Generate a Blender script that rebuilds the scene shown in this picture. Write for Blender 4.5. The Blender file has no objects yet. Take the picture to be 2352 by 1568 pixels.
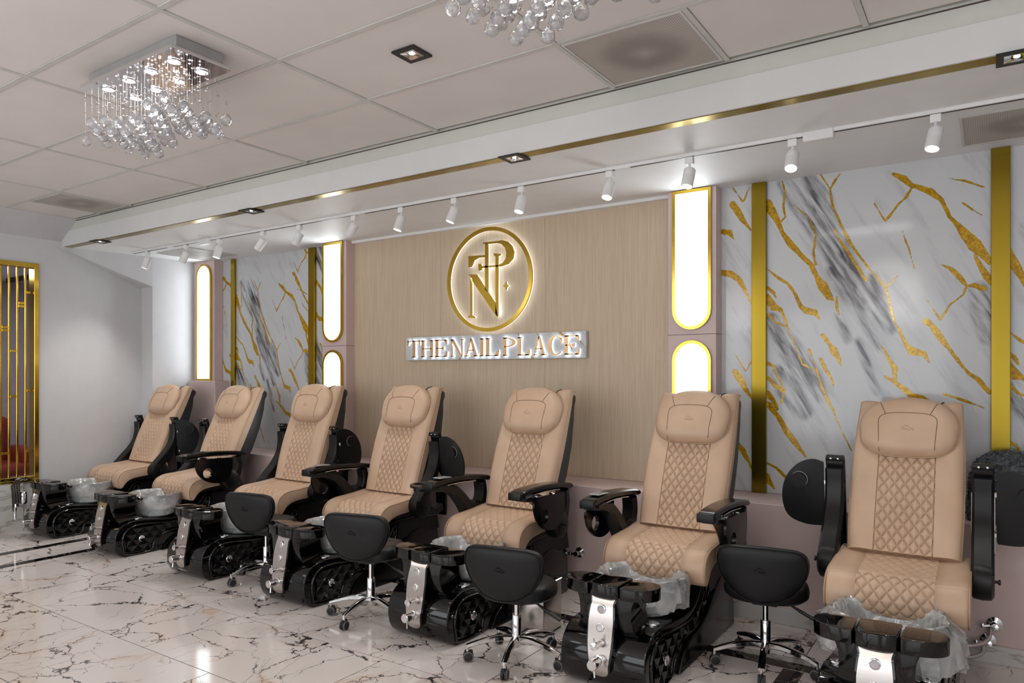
import bpy, bmesh, math, random
import numpy as np
from mathutils import Vector, Matrix, noise as mnoise
R = math.radians
random.seed(7)
SC = bpy.context.scene
COL = SC.collection

# ------------------------------------------------------------------ camera, world, lights, exposure
cam_d = bpy.data.cameras.new('camera'); cam = bpy.data.objects.new('camera', cam_d); COL.objects.link(cam)
cam.location = (0, 0, 1.5); cam.rotation_euler = (R(90), 0, R(33.8))
cam_d.sensor_width = 36; cam_d.lens = 1650 / 2352 * 36; cam_d.shift_y = 76 / 2352
cam_d.clip_start = 0.05; cam_d.clip_end = 60
SC.camera = cam
w = bpy.data.worlds.new('world'); SC.world = w; w.use_nodes = True
w.node_tree.nodes['Background'].inputs[0].default_value = (0.86, 0.93, 1.0, 1)
w.node_tree.nodes['Background'].inputs[1].default_value = 0.30
vs = SC.view_settings
vs.view_transform = 'Standard'; vs.look = 'None'; vs.gamma = 1.0; vs.exposure = 0.18
try: vs.use_curve_mapping = False
except Exception: pass
cy = SC.cycles
cy.max_bounces = 6; cy.diffuse_bounces = 4; cy.glossy_bounces = 2; cy.transmission_bounces = 6; cy.transparent_max_bounces = 8
cy.caustics_reflective = False; cy.caustics_refractive = False; cy.sample_clamp_indirect = 4.0; cy.use_denoising = True; cy.adaptive_threshold = 0.06; cy.adaptive_min_samples = 16

def area(name, loc, rot, sx, sy, power, col=(1, 1, 1), spread=180):
    d = bpy.data.lights.new(name, 'AREA'); d.shape = 'RECTANGLE'; d.size = sx; d.size_y = sy
    d.energy = power; d.color = col; d.spread = R(spread)
    o = bpy.data.objects.new(name, d); COL.objects.link(o); o.location = loc; o.rotation_euler = rot
    return o
# daylight through the shop windows behind the camera, and unseen point lamps added to brighten the ceiling
for x, wd in ((-5.3, 2.9), (-1.95, 2.7), (1.5, 2.0)):
    area('shop_window_daylight', (x, -3.97, 1.55), (R(104), 0, 0), wd, 2.3, 17 * wd, (0.93, 0.97, 1.0))
for x in (-5.9, -3.41, -1.055, 1.3):
    for y in (-2.0, 0.0):
        d = bpy.data.lights.new('unseen_fill_lamp', 'POINT'); d.energy = 12; d.color = (1.0, 0.98, 0.96); d.shadow_soft_size = 0.35
        o = bpy.data.objects.new('unseen_fill_lamp', d); COL.objects.link(o); o.location = (x, y, 2.55)

# ------------------------------------------------------------------ materials
def lin(h):
    if isinstance(h, (tuple, list)): return tuple(h)
    h = h.lstrip('#'); o = []
    for i in (0, 2, 4):
        c = int(h[i:i + 2], 16) / 255
        o.append(c / 12.92 if c <= 0.04045 else ((c + 0.055) / 1.055) ** 2.4)
    return tuple(o)
class NT:
    def __init__(s, name):
        s.m = bpy.data.materials.new(name); s.m.use_nodes = True; s.t = s.m.node_tree
        s.b = s.t.nodes['Principled BSDF']; s.out = s.t.nodes['Material Output']
    def n(s, typ, ins=None, **kw):
        nd = s.t.nodes.new('ShaderNode' + typ)
        for k, v in kw.items(): setattr(nd, k, v)
        for k, v in (ins or {}).items():
            sock = nd.inputs[k]
            if isinstance(v, bpy.types.NodeSocket): s.t.links.new(v, sock)
            else: sock.default_value = v
        return nd
    def math(s, op, a, b=0.0, c=0.0, clamp=False):
        nd = s.n('Math', {0: a, 1: b, 2: c}, operation=op); nd.use_clamp = clamp; return nd.outputs[0]
    def mix(s, f, a, b):
        nd = s.n('Mix', data_type='RGBA')
        for i, v in ((0, f), (6, a), (7, b)):
            if isinstance(v, bpy.types.NodeSocket): s.t.links.new(v, nd.inputs[i])
            else: nd.inputs[i].default_value = v if i == 0 else (*lin(v), 1)
        return nd.outputs[2]
    def mapr(s, v, a, b, c=0.0, d=1.0, smooth=True):
        nd = s.n('MapRange', {0: v, 1: a, 2: b, 3: c, 4: d}); nd.interpolation_type = 'SMOOTHSTEP' if smooth else 'LINEAR'
        return nd.outputs[0]
    def set(s, **kw):
        for k, v in kw.items():
            k = k.replace('_', ' ')
            if isinstance(v, bpy.types.NodeSocket): s.t.links.new(v, s.b.inputs[k])
            else: s.b.inputs[k].default_value = (*v, 1) if isinstance(v, tuple) and len(v) == 3 else v
        return s
    def bump(s, h, strength=0.2, dist=0.01):
        b = s.n('Bump', {'Strength': strength, 'Distance': dist, 'Height': h}); s.t.links.new(b.outputs[0], s.b.inputs['Normal'])
    def tex(s): return s.n('TexCoord').outputs['Object']
    def noise(s, scale, vec=None, detail=4, rough=0.5, dist=0.0):
        i = {'Scale': scale, 'Detail': detail, 'Roughness': rough, 'Distortion': dist}
        if vec is not None: i['Vector'] = vec
        return s.n('TexNoise', i)
    def scalev(s, vec, sc): return s.n('Mapping', {'Vector': vec, 'Scale': sc}).outputs[0]
M = {}
def simple(key, col, rough=0.5, metal=0.0, var=0.04, nscale=9, bump=0.0, **kw):
    t = NT(key); c = lin(col); co = t.tex()
    nz = t.noise(nscale, co, 2).outputs[0]
    col2 = t.mix(t.mapr(nz, 0.3, 0.7), tuple(max(0, x * (1 - var)) for x in c), tuple(min(1, x * (1 + var)) for x in c))
    t.set(Base_Color=col2, Roughness=rough, Metallic=metal, **kw)
    if bump: t.bump(t.noise(nscale * 30, co, 3).outputs[0], bump, 0.002)
    M[key] = t.m; return t
simple('wall_paint', '#cfcfd1', 0.6, var=0.015, bump=0.05)
simple('beam_white', '#dfe0e0', 0.55, var=0.01)
simple('soffit_paint', '#f4f5f5', 0.55, var=0.01)
simple('beam_paint', '#d3d4ce', 0.6, var=0.015)
simple('tile_board', '#e8e2df', 0.8, var=0.02, nscale=3, bump=0.12)
simple('grid_bar', '#d2d0cb', 0.5)
simple('pink_laminate', '#d9c2bd', 0.45, var=0.02)
simple('black_gloss', '#060506', 0.05, var=0.1)
simple('black_plastic', '#0f0f10', 0.38, var=0.08, Specular_IOR_Level=0.35)
simple('black_gloss_plastic', '#0a0a0b', 0.16, var=0.08, Specular_IOR_Level=0.4)
simple('grey_shell', '#232527', 0.42, var=0.08)
simple('black_leather', '#101012', 0.42, var=0.12, nscale=20, bump=0.25, Specular_IOR_Level=0.35)
t = NT('tan_leather'); co = t.tex(); nz = t.noise(6, co, 2).outputs[0]
c = t.mix(t.mapr(nz, 0.3, 0.7), '#cbab90', '#d2b398')
c = t.mix(t.math('MULTIPLY', t.n('Attribute', attribute_name='seam').outputs['Fac'], 0.48), c, '#7f654e')  # crease shade painted along the quilt grooves, together with darker stitching
t.set(Base_Color=c, Roughness=0.42); t.bump(t.noise(180, co, 3).outputs[0], 0.10, 0.002); M['tan_leather'] = t.m
simple('tan_piping', '#b8997c', 0.5)
simple('tan_seam', '#7d6450', 0.7)
simple('chrome', '#e4e4e6', 0.07, 1.0, var=0.01)
simple('white_plastic', '#ececec', 0.4)
simple('grey_keypad', '#a9a9ab', 0.35, 0.3)
simple('canopy_metal', '#a9abab', 0.3, 0.4)
simple('rubber', '#222224', 0.6)
simple('tyre_grey', '#6b6662', 0.6)
simple('black_metal', '#121213', 0.45)
simple('red_leather', '#7c2f2a', 0.4, var=0.12)
simple('room_paint', '#b6afb9', 0.6)
simple('dark_frame', '#141418', 0.4)
simple('grout', '#574a43', 0.8)
# mirror gold
t = NT('gold'); co = t.tex(); nz = t.noise(3, co, 2).outputs[0]
t.set(Base_Color=t.mix(t.mapr(nz, 0.3, 0.7), (0.58, 0.38, 0.05), (0.70, 0.48, 0.08)), Metallic=1.0, Roughness=0.13); M['gold'] = t.m
t = NT('gold_satin'); co = t.tex(); nz = t.noise(2, t.scalev(co, (1, 1, 0.3)), 2).outputs[0]
t.set(Base_Color=t.mix(t.mapr(nz, 0.3, 0.7), (0.26, 0.18, 0.02), (0.36, 0.25, 0.03)), Metallic=1.0, Roughness=0.24); M['gold_satin'] = t.m
t = NT('rose_gold'); t.set(Base_Color=(0.80, 0.50, 0.26), Metallic=1.0, Roughness=0.2); M['rose_gold'] = t.m
# brushed plate
t = NT('brushed_steel'); co = t.tex(); nz = t.noise(5, t.scalev(co, (1, 1, 120)), 2).outputs[0]
t.set(Base_Color=t.mix(nz, (0.54, 0.49, 0.46), (0.61, 0.56, 0.53)), Metallic=1.0, Roughness=0.22); M['brushed_steel'] = t.m
# floor marble
def marble_floor(key, base, dark, warm):
    t = NT(key); g = t.n('NewGeometry').outputs['Position']; rnd = t.n('ObjectInfo').outputs['Random']
    off = t.n('CombineXYZ', {0: t.math('MULTIPLY', rnd, 37.0), 1: t.math('MULTIPLY', rnd, 91.0), 2: t.math('MULTIPLY', rnd, 13.0)}).outputs[0]
    p = t.n('VectorMath', {0: g, 1: off}, operation='ADD').outputs[0]
    wn = t.noise(1.5, p, 1, 0.5).outputs['Color']; wf = t.noise(11, p, 3, 0.6).outputs['Color']
    wv = t.n('VectorMath', {0: wn, 1: (0.5, 0.5, 0.5)}, operation='SUBTRACT').outputs[0]
    wj = t.n('VectorMath', {0: t.n('VectorMath', {0: wf, 1: (0.5, 0.5, 0.5)}, operation='SUBTRACT').outputs[0], 'Scale': 0.16}, operation='SCALE').outputs[0]
    wv = t.n('VectorMath', {0: wv, 1: wj}, operation='ADD').outputs[0]
    def warp(a): return t.n('VectorMath', {0: p, 1: t.n('VectorMath', {0: wv, 'Scale': a}, operation='SCALE').outputs[0]}, operation='ADD').outputs[0]
    vor = t.n('TexVoronoi', {'Vector': t.scalev(warp(0.8), (1.0, 1.5, 1)), 'Scale': 1.9}, feature='DISTANCE_TO_EDGE').outputs['Distance']
    vor2 = t.n('TexVoronoi', {'Vector': t.scalev(warp(0.5), (1.8, 1.0, 1)), 'Scale': 3.7}, feature='DISTANCE_TO_EDGE').outputs['Distance']
    m1 = t.noise(1.7, p, 3).outputs[0]; m2 = t.noise(2.9, warp(0.3), 4).outputs[0]; mk = t.noise(9, p, 5, 0.7).outputs[0]
    wdt = t.math('ADD', 0.006, t.math('MULTIPLY', t.mapr(mk, 0.50, 0.72), 0.045))
    c1 = t.math('MULTIPLY', t.math('SUBTRACT', 1.0, t.mapr(t.math('DIVIDE', vor, wdt), 0.5, 1.5)), t.mapr(m1, 0.34, 0.46))
    c2 = t.math('MULTIPLY', t.math('SUBTRACT', 1.0, t.mapr(vor2, 0.002, 0.012)), t.mapr(m2, 0.44, 0.56))
    crack = t.math('MAXIMUM', c1, t.math('MULTIPLY', c2, 0.8))
    haze = t.math('MULTIPLY', t.math('SUBTRACT', 1.0, t.mapr(vor, 0.0, 0.10)), t.mapr(m2, 0.5, 0.7))
    col = t.mix(t.math('MULTIPLY', haze, 0.55), base, warm)
    col = t.mix(t.math('MULTIPLY', crack, 0.95), col, dark)
    t.set(Base_Color=col, Roughness=0.10); M[key] = t.m
marble_floor('floor_marble', '#e8dfda', '#2c2a30', '#d6ab80')
marble_floor('black_marble', '#100e0f', '#8c8078', '#191414')
# slab print (veins come in as a signed distance attribute)
def slab(key, gold=True):
    t = NT(key); co = t.n('NewGeometry').outputs['Position']
    nz = t.noise(22, co, 6, 0.65).outputs[0]; nf = t.noise(70, co, 4, 0.6).outputs[0]
    a = t.n('Attribute', attribute_name='vein').outputs['Fac']
    d = t.math('ADD', t.math('SUBTRACT', a, 0.5), t.math('MULTIPLY', t.math('SUBTRACT', nz, 0.5), 0.30))
    gm = t.mapr(d, -0.012, 0.012)
    rim = t.math('MULTIPLY', t.math('SUBTRACT', 1.0, t.mapr(t.math('ABSOLUTE', d), 0.0, 0.05)), 0.45)
    gr = t.n('Attribute', attribute_name='grey').outputs['Fac']
    rot = t.n('Mapping', {'Vector': co, 'Rotation': (0, R(30), 0)}).outputs[0]
    st = t.noise(7, t.scalev(rot, (4.0, 1, 0.55)), 5, 0.55, 0.3).outputs[0]
    st2 = t.noise(3, t.scalev(rot, (5, 1, 0.8)), 5, 0.6, 0.3).outputs[0]
    gmask = t.math('MULTIPLY', gr, t.mapr(st, 0.30, 0.72))
    base = t.mix(t.mapr(st2, 0.5, 0.8), '#d3d5d7', '#b9bbc0')
    base = t.mix(t.math('MULTIPLY', gmask, 1.0, clamp=True), base, '#403c44')
    goldc = t.mix(t.mapr(nf, 0.35, 0.65), '#d6a812', '#a67c08')
    goldc = t.mix(rim, goldc, '#4a3608')
    col = t.mix(gm, base, goldc)
    t.set(Base_Color=col, Roughness=0.09, Metallic=t.math('MULTIPLY', gm, 0.15)); M[key] = t.m
slab('slab_print')
# plain white marble for the skirting and low wall
t = NT('pale_marble'); co = t.n('NewGeometry').outputs['Position']
nz = t.noise(2.2, t.scalev(co, (0.6, 0.6, 3)), 7, 0.6, 0.8).outputs[0]
ridge = t.math('SUBTRACT', 1.0, t.mapr(t.math('ABSOLUTE', t.math('SUBTRACT', nz, 0.5)), 0.0, 0.045))
t.set(Base_Color=t.mix(t.math('MULTIPLY', ridge, 0.5), '#d2cfca', '#77736e'), Roughness=0.12); M['pale_marble'] = t.m
# wood veneer
t = NT('wood_veneer'); co = t.n('NewGeometry').outputs['Position']
n1 = t.noise(4, t.scalev(co, (26, 1, 0.7)), 7, 0.65, 0.5).outputs[0]; n2 = t.noise(9, t.scalev(co, (40, 1, 0.4)), 4, 0.6).outputs[0]
n3 = t.noise(0.9, t.scalev(co, (3, 1, 0.5)), 3).outputs[0]
c = t.mix(t.mapr(n1, 0.3, 0.75), '#dac6ab', '#c5af93'); c = t.mix(t.math('MULTIPLY', t.mapr(n2, 0.55, 0.75), 0.35), c, '#ab967c')
c = t.mix(t.math('MULTIPLY', n3, 0.25), c, '#d6c3b0'); t.set(Base_Color=c, Roughness=0.5); t.bump(n1, 0.05, 0.001); M['wood_veneer'] = t.m
# emissive things
def emit(key, col, s):
    t = NT(key); c = lin(col); nz = t.noise(3, t.scalev(t.tex(), (1, 1, 0.4)), 5).outputs[0]
    e = t.mix(t.mapr(nz, 0.2, 0.8), tuple(x * 0.93 for x in c), c)
    t.set(Base_Color=c, Roughness=0.5, Emission_Color=e, Emission_Strength=s); M[key] = t.m
def emit_unsampled(*a):
    emit(*a); M[a[0]].cycles.emission_sampling = 'NONE'
emit('lightbox_glow', '#f6fcff', 4.5)
emit_unsampled('lamp_glow', '#fff8f0', 9.0)
emit_unsampled('led_halo', '#f4faff', 1.5)
emit_unsampled('window_glow', '#eef4ff', 1.3)
# glass
t = NT('crystal'); t.set(Base_Color=(0.97, 0.97, 1.0), Roughness=0.0, Transmission_Weight=0.72, IOR=1.5); t.set(Emission_Color=(0.95, 0.97, 1.0), Emission_Strength=0.0); M['crystal'] = t.m
t = NT('wire'); t.set(Base_Color=(0.75, 0.70, 0.70), Metallic=0.9, Roughness=0.3); M['wire'] = t.m
def film(key, body, col, scale, bump):
    # thin clear plastic or glass: see-through, a Fresnel sheen and a little milky body
    t = NT(key); co = t.tex(); nz = t.noise(scale, co, 3, 0.5, 1.0).outputs[0]
    bp = t.n('Bump', {'Strength': bump, 'Distance': 0.012, 'Height': nz}).outputs[0]
    tr = t.n('BsdfTransparent', {'Color': (0.93, 0.95, 0.95, 1)}).outputs[0]; gl = t.n('BsdfGlossy', {'Roughness': 0.10, 'Normal': bp, 'Color': (1, 1, 1, 1)}).outputs[0]
    df = t.n('BsdfDiffuse', {'Color': (*lin(col), 1), 'Normal': bp}).outputs[0]
    a = t.n('MixShader', {0: t.mapr(nz, 0.25, 0.75, body * 0.5, body * 1.5), 1: tr, 2: df}).outputs[0]
    fr = t.n('Fresnel', {'IOR': 1.6, 'Normal': bp}).outputs[0]
    b = t.n('MixShader', {0: t.math('ADD', t.math('MULTIPLY', fr, 0.9), 0.05), 1: a, 2: gl}).outputs[0]
    t.t.links.new(b, t.out.inputs[0]); M[key] = t.m
film('plastic_film', 0.30, '#ffffff', 7, 0.5)
film('bowl_glass', 0.62, '#eef2f2', 14, 0.25)
# perforated vent, with the dust mark round its middle
def perf(key, col, hole, stain, sx, sy):
    t = NT(key); co = t.tex(); sc = t.scalev(co, (105, 105, 1)); s_ = t.n('SeparateXYZ', {0: sc})
    fx = t.math('ABSOLUTE', t.math('SUBTRACT', t.math('FRACT', s_.outputs[0]), 0.5)); fy = t.math('ABSOLUTE', t.math('SUBTRACT', t.math('FRACT', s_.outputs[1]), 0.5))
    r = t.math('SQRT', t.math('ADD', t.math('POWER', fx, 2.0), t.math('POWER', fy, 2.0)))
    hm = t.math('SUBTRACT', 1.0, t.mapr(r, 0.22, 0.32))
    nz = t.noise(5, co, 5, 0.6).outputs[0]
    e = t.n('VectorMath', {0: t.scalev(co, (sx, sy, 0))}, operation='LENGTH').outputs['Value']
    dust = t.math('MULTIPLY', t.math('SUBTRACT', 1.0, t.mapr(t.math('ABSOLUTE', t.math('SUBTRACT', t.math('ADD', e, t.math('MULTIPLY', nz, 0.3)), 0.55)), 0.05, 0.5)), 0.6)
    c = t.mix(dust, col, stain); c = t.mix(t.math('MULTIPLY', hm, 0.8), c, hole)
    t.set(Base_Color=c, Roughness=0.55); M[key] = t.m
perf('vent_perf', '#c4bbb3', '#5a5048', '#7d736b', 3.6, 3.6)
perf('vent_soffit', '#c2bdb6', '#8a847c', '#847c74', 3.4, 4.4)
# towel
t = NT('towel'); co = t.tex(); nz = t.noise(45, co, 6, 0.7, 1.0).outputs[0]
t.set(Base_Color=t.mix(t.mapr(nz, 0.35, 0.65), '#4a4d51', '#94999e'), Roughness=0.95); t.bump(nz, 0.9, 0.02); M['towel'] = t.m

# ------------------------------------------------------------------ mesh helpers
class MB:
    def __init__(s): s.v = []; s.f = []
    def add(s, vs, fs, mat=None):
        b = len(s.v)
        s.v += [tuple(mat @ Vector(v)) if mat is not None else tuple(v) for v in vs]
        s.f += [tuple(b + i for i in f) for f in fs]; return s
    def box(s, x0, x1, y0, y1, z0, z1, bev=0.0, seg=2, mat=None):
        vs = [(x0, y0, z0), (x1, y0, z0), (x1, y1, z0), (x0, y1, z0), (x0, y0, z1), (x1, y0, z1), (x1, y1, z1), (x0, y1, z1)]
        fs = [(3, 2, 1, 0), (4, 5, 6, 7), (0, 1, 5, 4), (1, 2, 6, 5), (2, 3, 7, 6), (3, 0, 4, 7)]
        if bev > 0: vs, fs = bevel(vs, fs, bev, seg)
        return s.add(vs, fs, mat)
    def ring(s, rings, caps=True, closed=False, mat=None):
        n = len(rings[0]); vs = [p for r in rings for p in r]; fs = []
        k = len(rings)
        for i in range(k if closed else k - 1):
            a, b = i * n, ((i + 1) % k) * n
            for j in range(n): fs.append((a + j, a + (j + 1) % n, b + (j + 1) % n, b + j))
        if caps and not closed: fs += [tuple(range(n))[::-1], tuple((k - 1) * n + j for j in range(n))]
        return s.add(vs, fs, mat)
    def tube(s, path, r, n=8, caps=True, mat=None, closed=False):
        P = [Vector(p) for p in path]; k = len(P); rs = r if isinstance(r, (list, tuple)) else [r] * k
        rings = []; up = None
        for i in range(k):
            a = P[(i - 1) % k] if (closed or i > 0) else P[i]; b = P[(i + 1) % k] if (closed or i < k - 1) else P[i]
            d = (b - a).normalized()
            if up is None: up = Vector((0, 0, 1)) if abs(d.z) < 0.9 else Vector((1, 0, 0))
            x = d.cross(up)
            if x.length < 1e-5: x = d.orthogonal()
            x.normalize(); y = x.cross(d).normalized(); up = y
            rings.append([tuple(P[i] + (x * math.cos(2 * math.pi * j / n) + y * math.sin(2 * math.pi * j / n)) * rs[i]) for j in range(n)])
        return s.ring(rings, caps, closed, mat)
    def lathe(s, prof, n=24, mat=None, caps=True):
        return s.ring([[(r * math.cos(2 * math.pi * j / n), r * math.sin(2 * math.pi * j / n), z) for j in range(n)] for r, z in prof], caps, False, mat)
    def prism(s, poly, d0, d1, f, bev=0.0, seg=2, mat=None):
        n = len(poly); vs = [f(p[0], p[1], d0) for p in poly] + [f(p[0], p[1], d1) for p in poly]
        fs = [tuple(range(n))[::-1], tuple(range(n, 2 * n))] + [(i, (i + 1) % n, n + (i + 1) % n, n + i) for i in range(n)]
        if bev > 0: vs, fs = bevel(vs, fs, bev, seg)
        return s.add(vs, fs, mat)
    def ribbon(s, path, th, hw, f, bev=0.004, mat=None):
        # 2-D centre line with half thickness, swept as a rounded bar of half width hw
        P = [Vector(p) for p in path]; rings = []
        for i, p in enumerate(P):
            a = P[max(0, i - 1)]; b = P[min(len(P) - 1, i + 1)]; d = (b - a).normalized(); nn = Vector((-d.y, d.x)); h = th[i]
            e = min(bev, h * 0.6)
            cs = [(-hw, -h + e), (-hw + e, -h), (hw - e, -h), (hw, -h + e), (hw, h - e), (hw - e, h), (-hw + e, h), (-hw, h - e)]
            rings.append([f(x, p.x + nn.x * o, p.y + nn.y * o) for x, o in cs])
        return s.ring(rings, True, False, mat)
    def mesh(s, name, mat, ang=35, fix=True):
        me = bpy.data.meshes.new(name); me.from_pydata(s.v, [], s.f); me.validate(verbose=False)
        if fix:
            bm = bmesh.new(); bm.from_mesh(me); bmesh.ops.recalc_face_normals(bm, faces=bm.faces); bm.to_mesh(me); bm.free()
        me.polygons.foreach_set('use_smooth', [True] * len(me.polygons))
        me.set_sharp_from_angle(angle=R(ang)); me.materials.append(M[mat]); return me
def bevel(vs, fs, off, seg=2):
    bm = bmesh.new(); bv = [bm.verts.new(v) for v in vs]
    for f in fs: bm.faces.new([bv[i] for i in f])
    bmesh.ops.recalc_face_normals(bm, faces=bm.faces)
    es = [e for e in bm.edges if len(e.link_faces) == 2 and e.calc_face_angle(0) > R(25)]
    bmesh.ops.bevel(bm, geom=es, offset=off, segments=seg, profile=0.5, affect='EDGES', clamp_overlap=True)
    bm.verts.index_update(); o = ([tuple(v.co) for v in bm.verts], [tuple(v.index for v in f.verts) for f in bm.faces]); bm.free(); return o
def put(name, me, parent=None, loc=(0, 0, 0), rot=(0, 0, 0), label=None):
    if isinstance(me, tuple): me = me[0].mesh(name, *me[1:])
    o = bpy.data.objects.new(name, me); COL.objects.link(o); o.location = loc; o.rotation_euler = rot
    if parent is not None: o.parent = parent
    if label: o['label'] = label
    return o
def thing(name, label, cat, loc=(0, 0, 0), rotz=0.0, group=None):
    o = bpy.data.objects.new(name, None); COL.objects.link(o); o.location = loc; o.rotation_euler = (0, 0, rotz)
    o.empty_display_size = 0.1
    o['label'] = label; o['category'] = cat
    if group: o['group'] = group
    return o
def tag(o, label, cat, group=None):
    o['label'] = label; o['category'] = cat
    if group: o['group'] = group
    return o
def struct(o, label=None):
    o['kind'] = 'structure'
    if label: o['label'] = label
    return o
def catmull(pts, n=6, closed=False):
    P = [np.array(p, float) for p in pts]; k = len(P); out = []
    for i in range(k if closed else k - 1):
        p0 = P[(i - 1) % k] if (closed or i > 0) else P[0]; p1 = P[i]; p2 = P[(i + 1) % k]; p3 = P[(i + 2) % k] if (closed or i < k - 2) else P[-1]
        for j in range(n):
            t = j / n
            out.append(tuple(0.5 * (2 * p1 + (p2 - p0) * t + (2 * p0 - 5 * p1 + 4 * p2 - p3) * t * t + (3 * p1 - p0 - 3 * p2 + p3) * t ** 3)))
    if not closed: out.append(tuple(P[-1]))
    return out
XZ = lambda y0: (lambda a, b, d: (a, y0 + d, b))
# ------------------------------------------------------------------ vein tracks of the printed slabs (x, z, half width in metres)
VEINS=[
[(-1.242,2.644,0.0071),(-1.222,2.589,0.0091),(-1.182,2.511,0.006),(-1.152,2.434,0.004),(-1.102,2.357,0.0069),(-1.038,2.278,0.0049),(-0.976,2.212,0.0048),(-0.938,2.127,0.0047),(-0.905,2.064,0.0103),(-0.862,1.991,0.0065),(-0.839,1.97,0.0019)],
[(-1.152,2.772,0.0015),(-1.132,2.691,0.0015),(-1.147,2.61,0.0025),(-1.132,2.536,0.002),(-1.157,2.513,0.003)],
[(-1.082,2.607,0.001),(-0.99,2.518,0.0014),(-0.942,2.391,0.0019),(-0.961,2.302,0.0029),(-0.947,2.209,0.0024)],
[(-0.919,2.782,0.0014),(-0.862,2.683,0.0019),(-0.848,2.581,0.0019),(-0.802,2.456,0.0018),(-0.752,2.341,0.0032),(-0.698,2.247,0.0022),(-0.627,2.143,0.0018),(-0.54,2.025,0.0021),(-0.523,1.923,0.0021),(-0.498,1.826,0.0021),(-0.464,1.748,0.0025),(-0.43,1.671,0.0042),(-0.405,1.642,0.0075),(-0.343,1.627,0.0057),(-0.315,1.57,0.0012)],
[(-0.798,2.764,0.0009),(-0.858,2.688,0.0023)],
[(-0.839,2.42,0.0014),(-0.779,2.304,0.0027),(-0.707,2.179,0.0031),(-0.654,2.086,0.0031)],
[(-0.481,2.102,0.0008),(-0.536,2.03,0.0021)],
[(-0.502,2.718,0.0034),(-0.447,2.681,0.0067),(-0.405,2.636,0.0041),(-0.364,2.616,0.0049),(-0.307,2.585,0.0065),(-0.251,2.526,0.004),(-0.211,2.423,0.0032),(-0.172,2.372,0.0047),(-0.133,2.313,0.0085),(-0.087,2.245,0.0122),(-0.049,2.196,0.0083),(-0.011,2.138,0.0052)],
[(-0.401,2.622,0.0025),(-0.43,2.574,0.0033),(-0.472,2.541,0.0017),(-0.515,2.48,0.0026),(-0.545,2.435,0.0017),(-0.61,2.559,0.0004)],
[(-0.087,2.19,0.0015),(-0.06,2.124,0.0045),(-0.026,2.058,0.0067),(-0.011,2.021,0.0037)],
[(-0.251,2.145,0.0008),(-0.203,2.118,0.0039),(-0.164,2.069,0.0054),(-0.125,2.011,0.0023),(-0.144,1.967,0.0019),(-0.203,1.915,0.0016),(-0.259,1.825,0.002),(-0.323,1.94,0.0004)],
[(-0.125,2.011,0.0023),(-0.087,2.013,0.0046),(-0.045,1.992,0.0045)],
[(-0.327,1.814,0.0065),(-0.299,1.789,0.0048),(-0.259,1.723,0.0064),(-0.211,1.648,0.0032),(-0.164,1.573,0.0027),(-0.11,1.5,0.0031),(-0.071,1.473,0.0046),(-0.019,1.401,0.0045)],
[(-0.549,1.49,0.0026),(-0.498,1.452,0.0034),(-0.447,1.414,0.0059),(-0.405,1.377,0.0058),(-0.356,1.359,0.0057),(-0.307,1.322,0.0065),(-0.275,1.294,0.004)],
[(-0.566,1.679,0.0017),(-0.523,1.586,0.0034),(-0.498,1.538,0.0059),(-0.489,1.462,0.0034)],
[(-1.248,2.203,0.001),(-1.182,2.141,0.003),(-1.122,2.1,0.003),(-1.077,2.035,0.0029),(-1.034,1.94,0.0048),(-1.005,1.913,0.0067),(-0.947,1.9,0.0057),(-0.923,1.853,0.0014)],
[(-1.248,2.077,0.0041),(-1.212,2.049,0.004),(-1.192,2.006,0.0015)],
[(-1.248,2.014,0.0071),(-1.207,1.949,0.0091),(-1.162,1.926,0.004),(-1.122,1.831,0.002),(-1.082,1.716,0.0015),(-1.029,1.571,0.0019),(-0.938,1.52,0.0014)],
[(-1.237,1.898,0.0031),(-1.192,1.844,0.0025),(-1.122,1.815,0.002)],
[(-0.905,1.752,0.0047),(-0.862,1.69,0.0037),(-0.844,1.66,0.0074),(-0.812,1.609,0.0055),(-0.798,1.56,0.0014)],
[(-0.914,1.596,0.0038),(-0.89,1.54,0.0047),(-0.853,1.48,0.0019),(-0.839,1.425,0.0009)],
[(-0.985,1.658,0.0029),(-0.961,1.601,0.0014),(-0.938,1.52,0.0019),(-0.905,1.399,0.0019),(-0.844,1.279,0.0028)],
[(-1.248,1.579,0.0041),(-1.202,1.552,0.0025),(-1.172,1.469,0.002),(-1.142,1.396,0.0025),(-1.157,1.313,0.002)],
[(-1.248,1.484,0.0031),(-1.197,1.427,0.005),(-1.147,1.391,0.004)],
[(-1.248,1.374,0.0071),(-1.212,1.333,0.0051),(-1.182,1.271,0.003)],
[(-0.821,1.989,0.0018),(-0.821,1.919,0.0028),(-0.807,1.878,0.0014)],
[(-0.219,2.651,0.0012),(-0.125,2.618,0.0019),(-0.037,2.569,0.0008)],
[(-0.148,2.498,0.0012),(-0.102,2.455,0.0019),(-0.049,2.411,0.0008)],
[(-0.455,2.377,0.0004),(-0.422,2.259,0.0017),(-0.389,2.133,0.0004)],
[(-1.243,1.302,0.0062),(-1.181,1.228,0.0049),(-1.109,1.105,0.0072),(-1.061,1.045,0.0059),(-1.008,0.968,0.0018)],
[(-1.255,0.914,0.0025),(-1.193,0.886,0.0031),(-1.145,0.839,0.0036),(-1.085,0.788,0.0018)],
[(-1.255,0.818,0.0087),(-1.206,0.746,0.0024)],
[(-0.916,1.444,0.0017),(-0.865,1.323,0.0023),(-0.798,1.156,0.0017),(-0.737,1.027,0.0011)],
[(-0.239,1.387,0.0019),(-0.125,1.345,0.0023),(-0.042,1.308,0.0009)],
]
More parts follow.
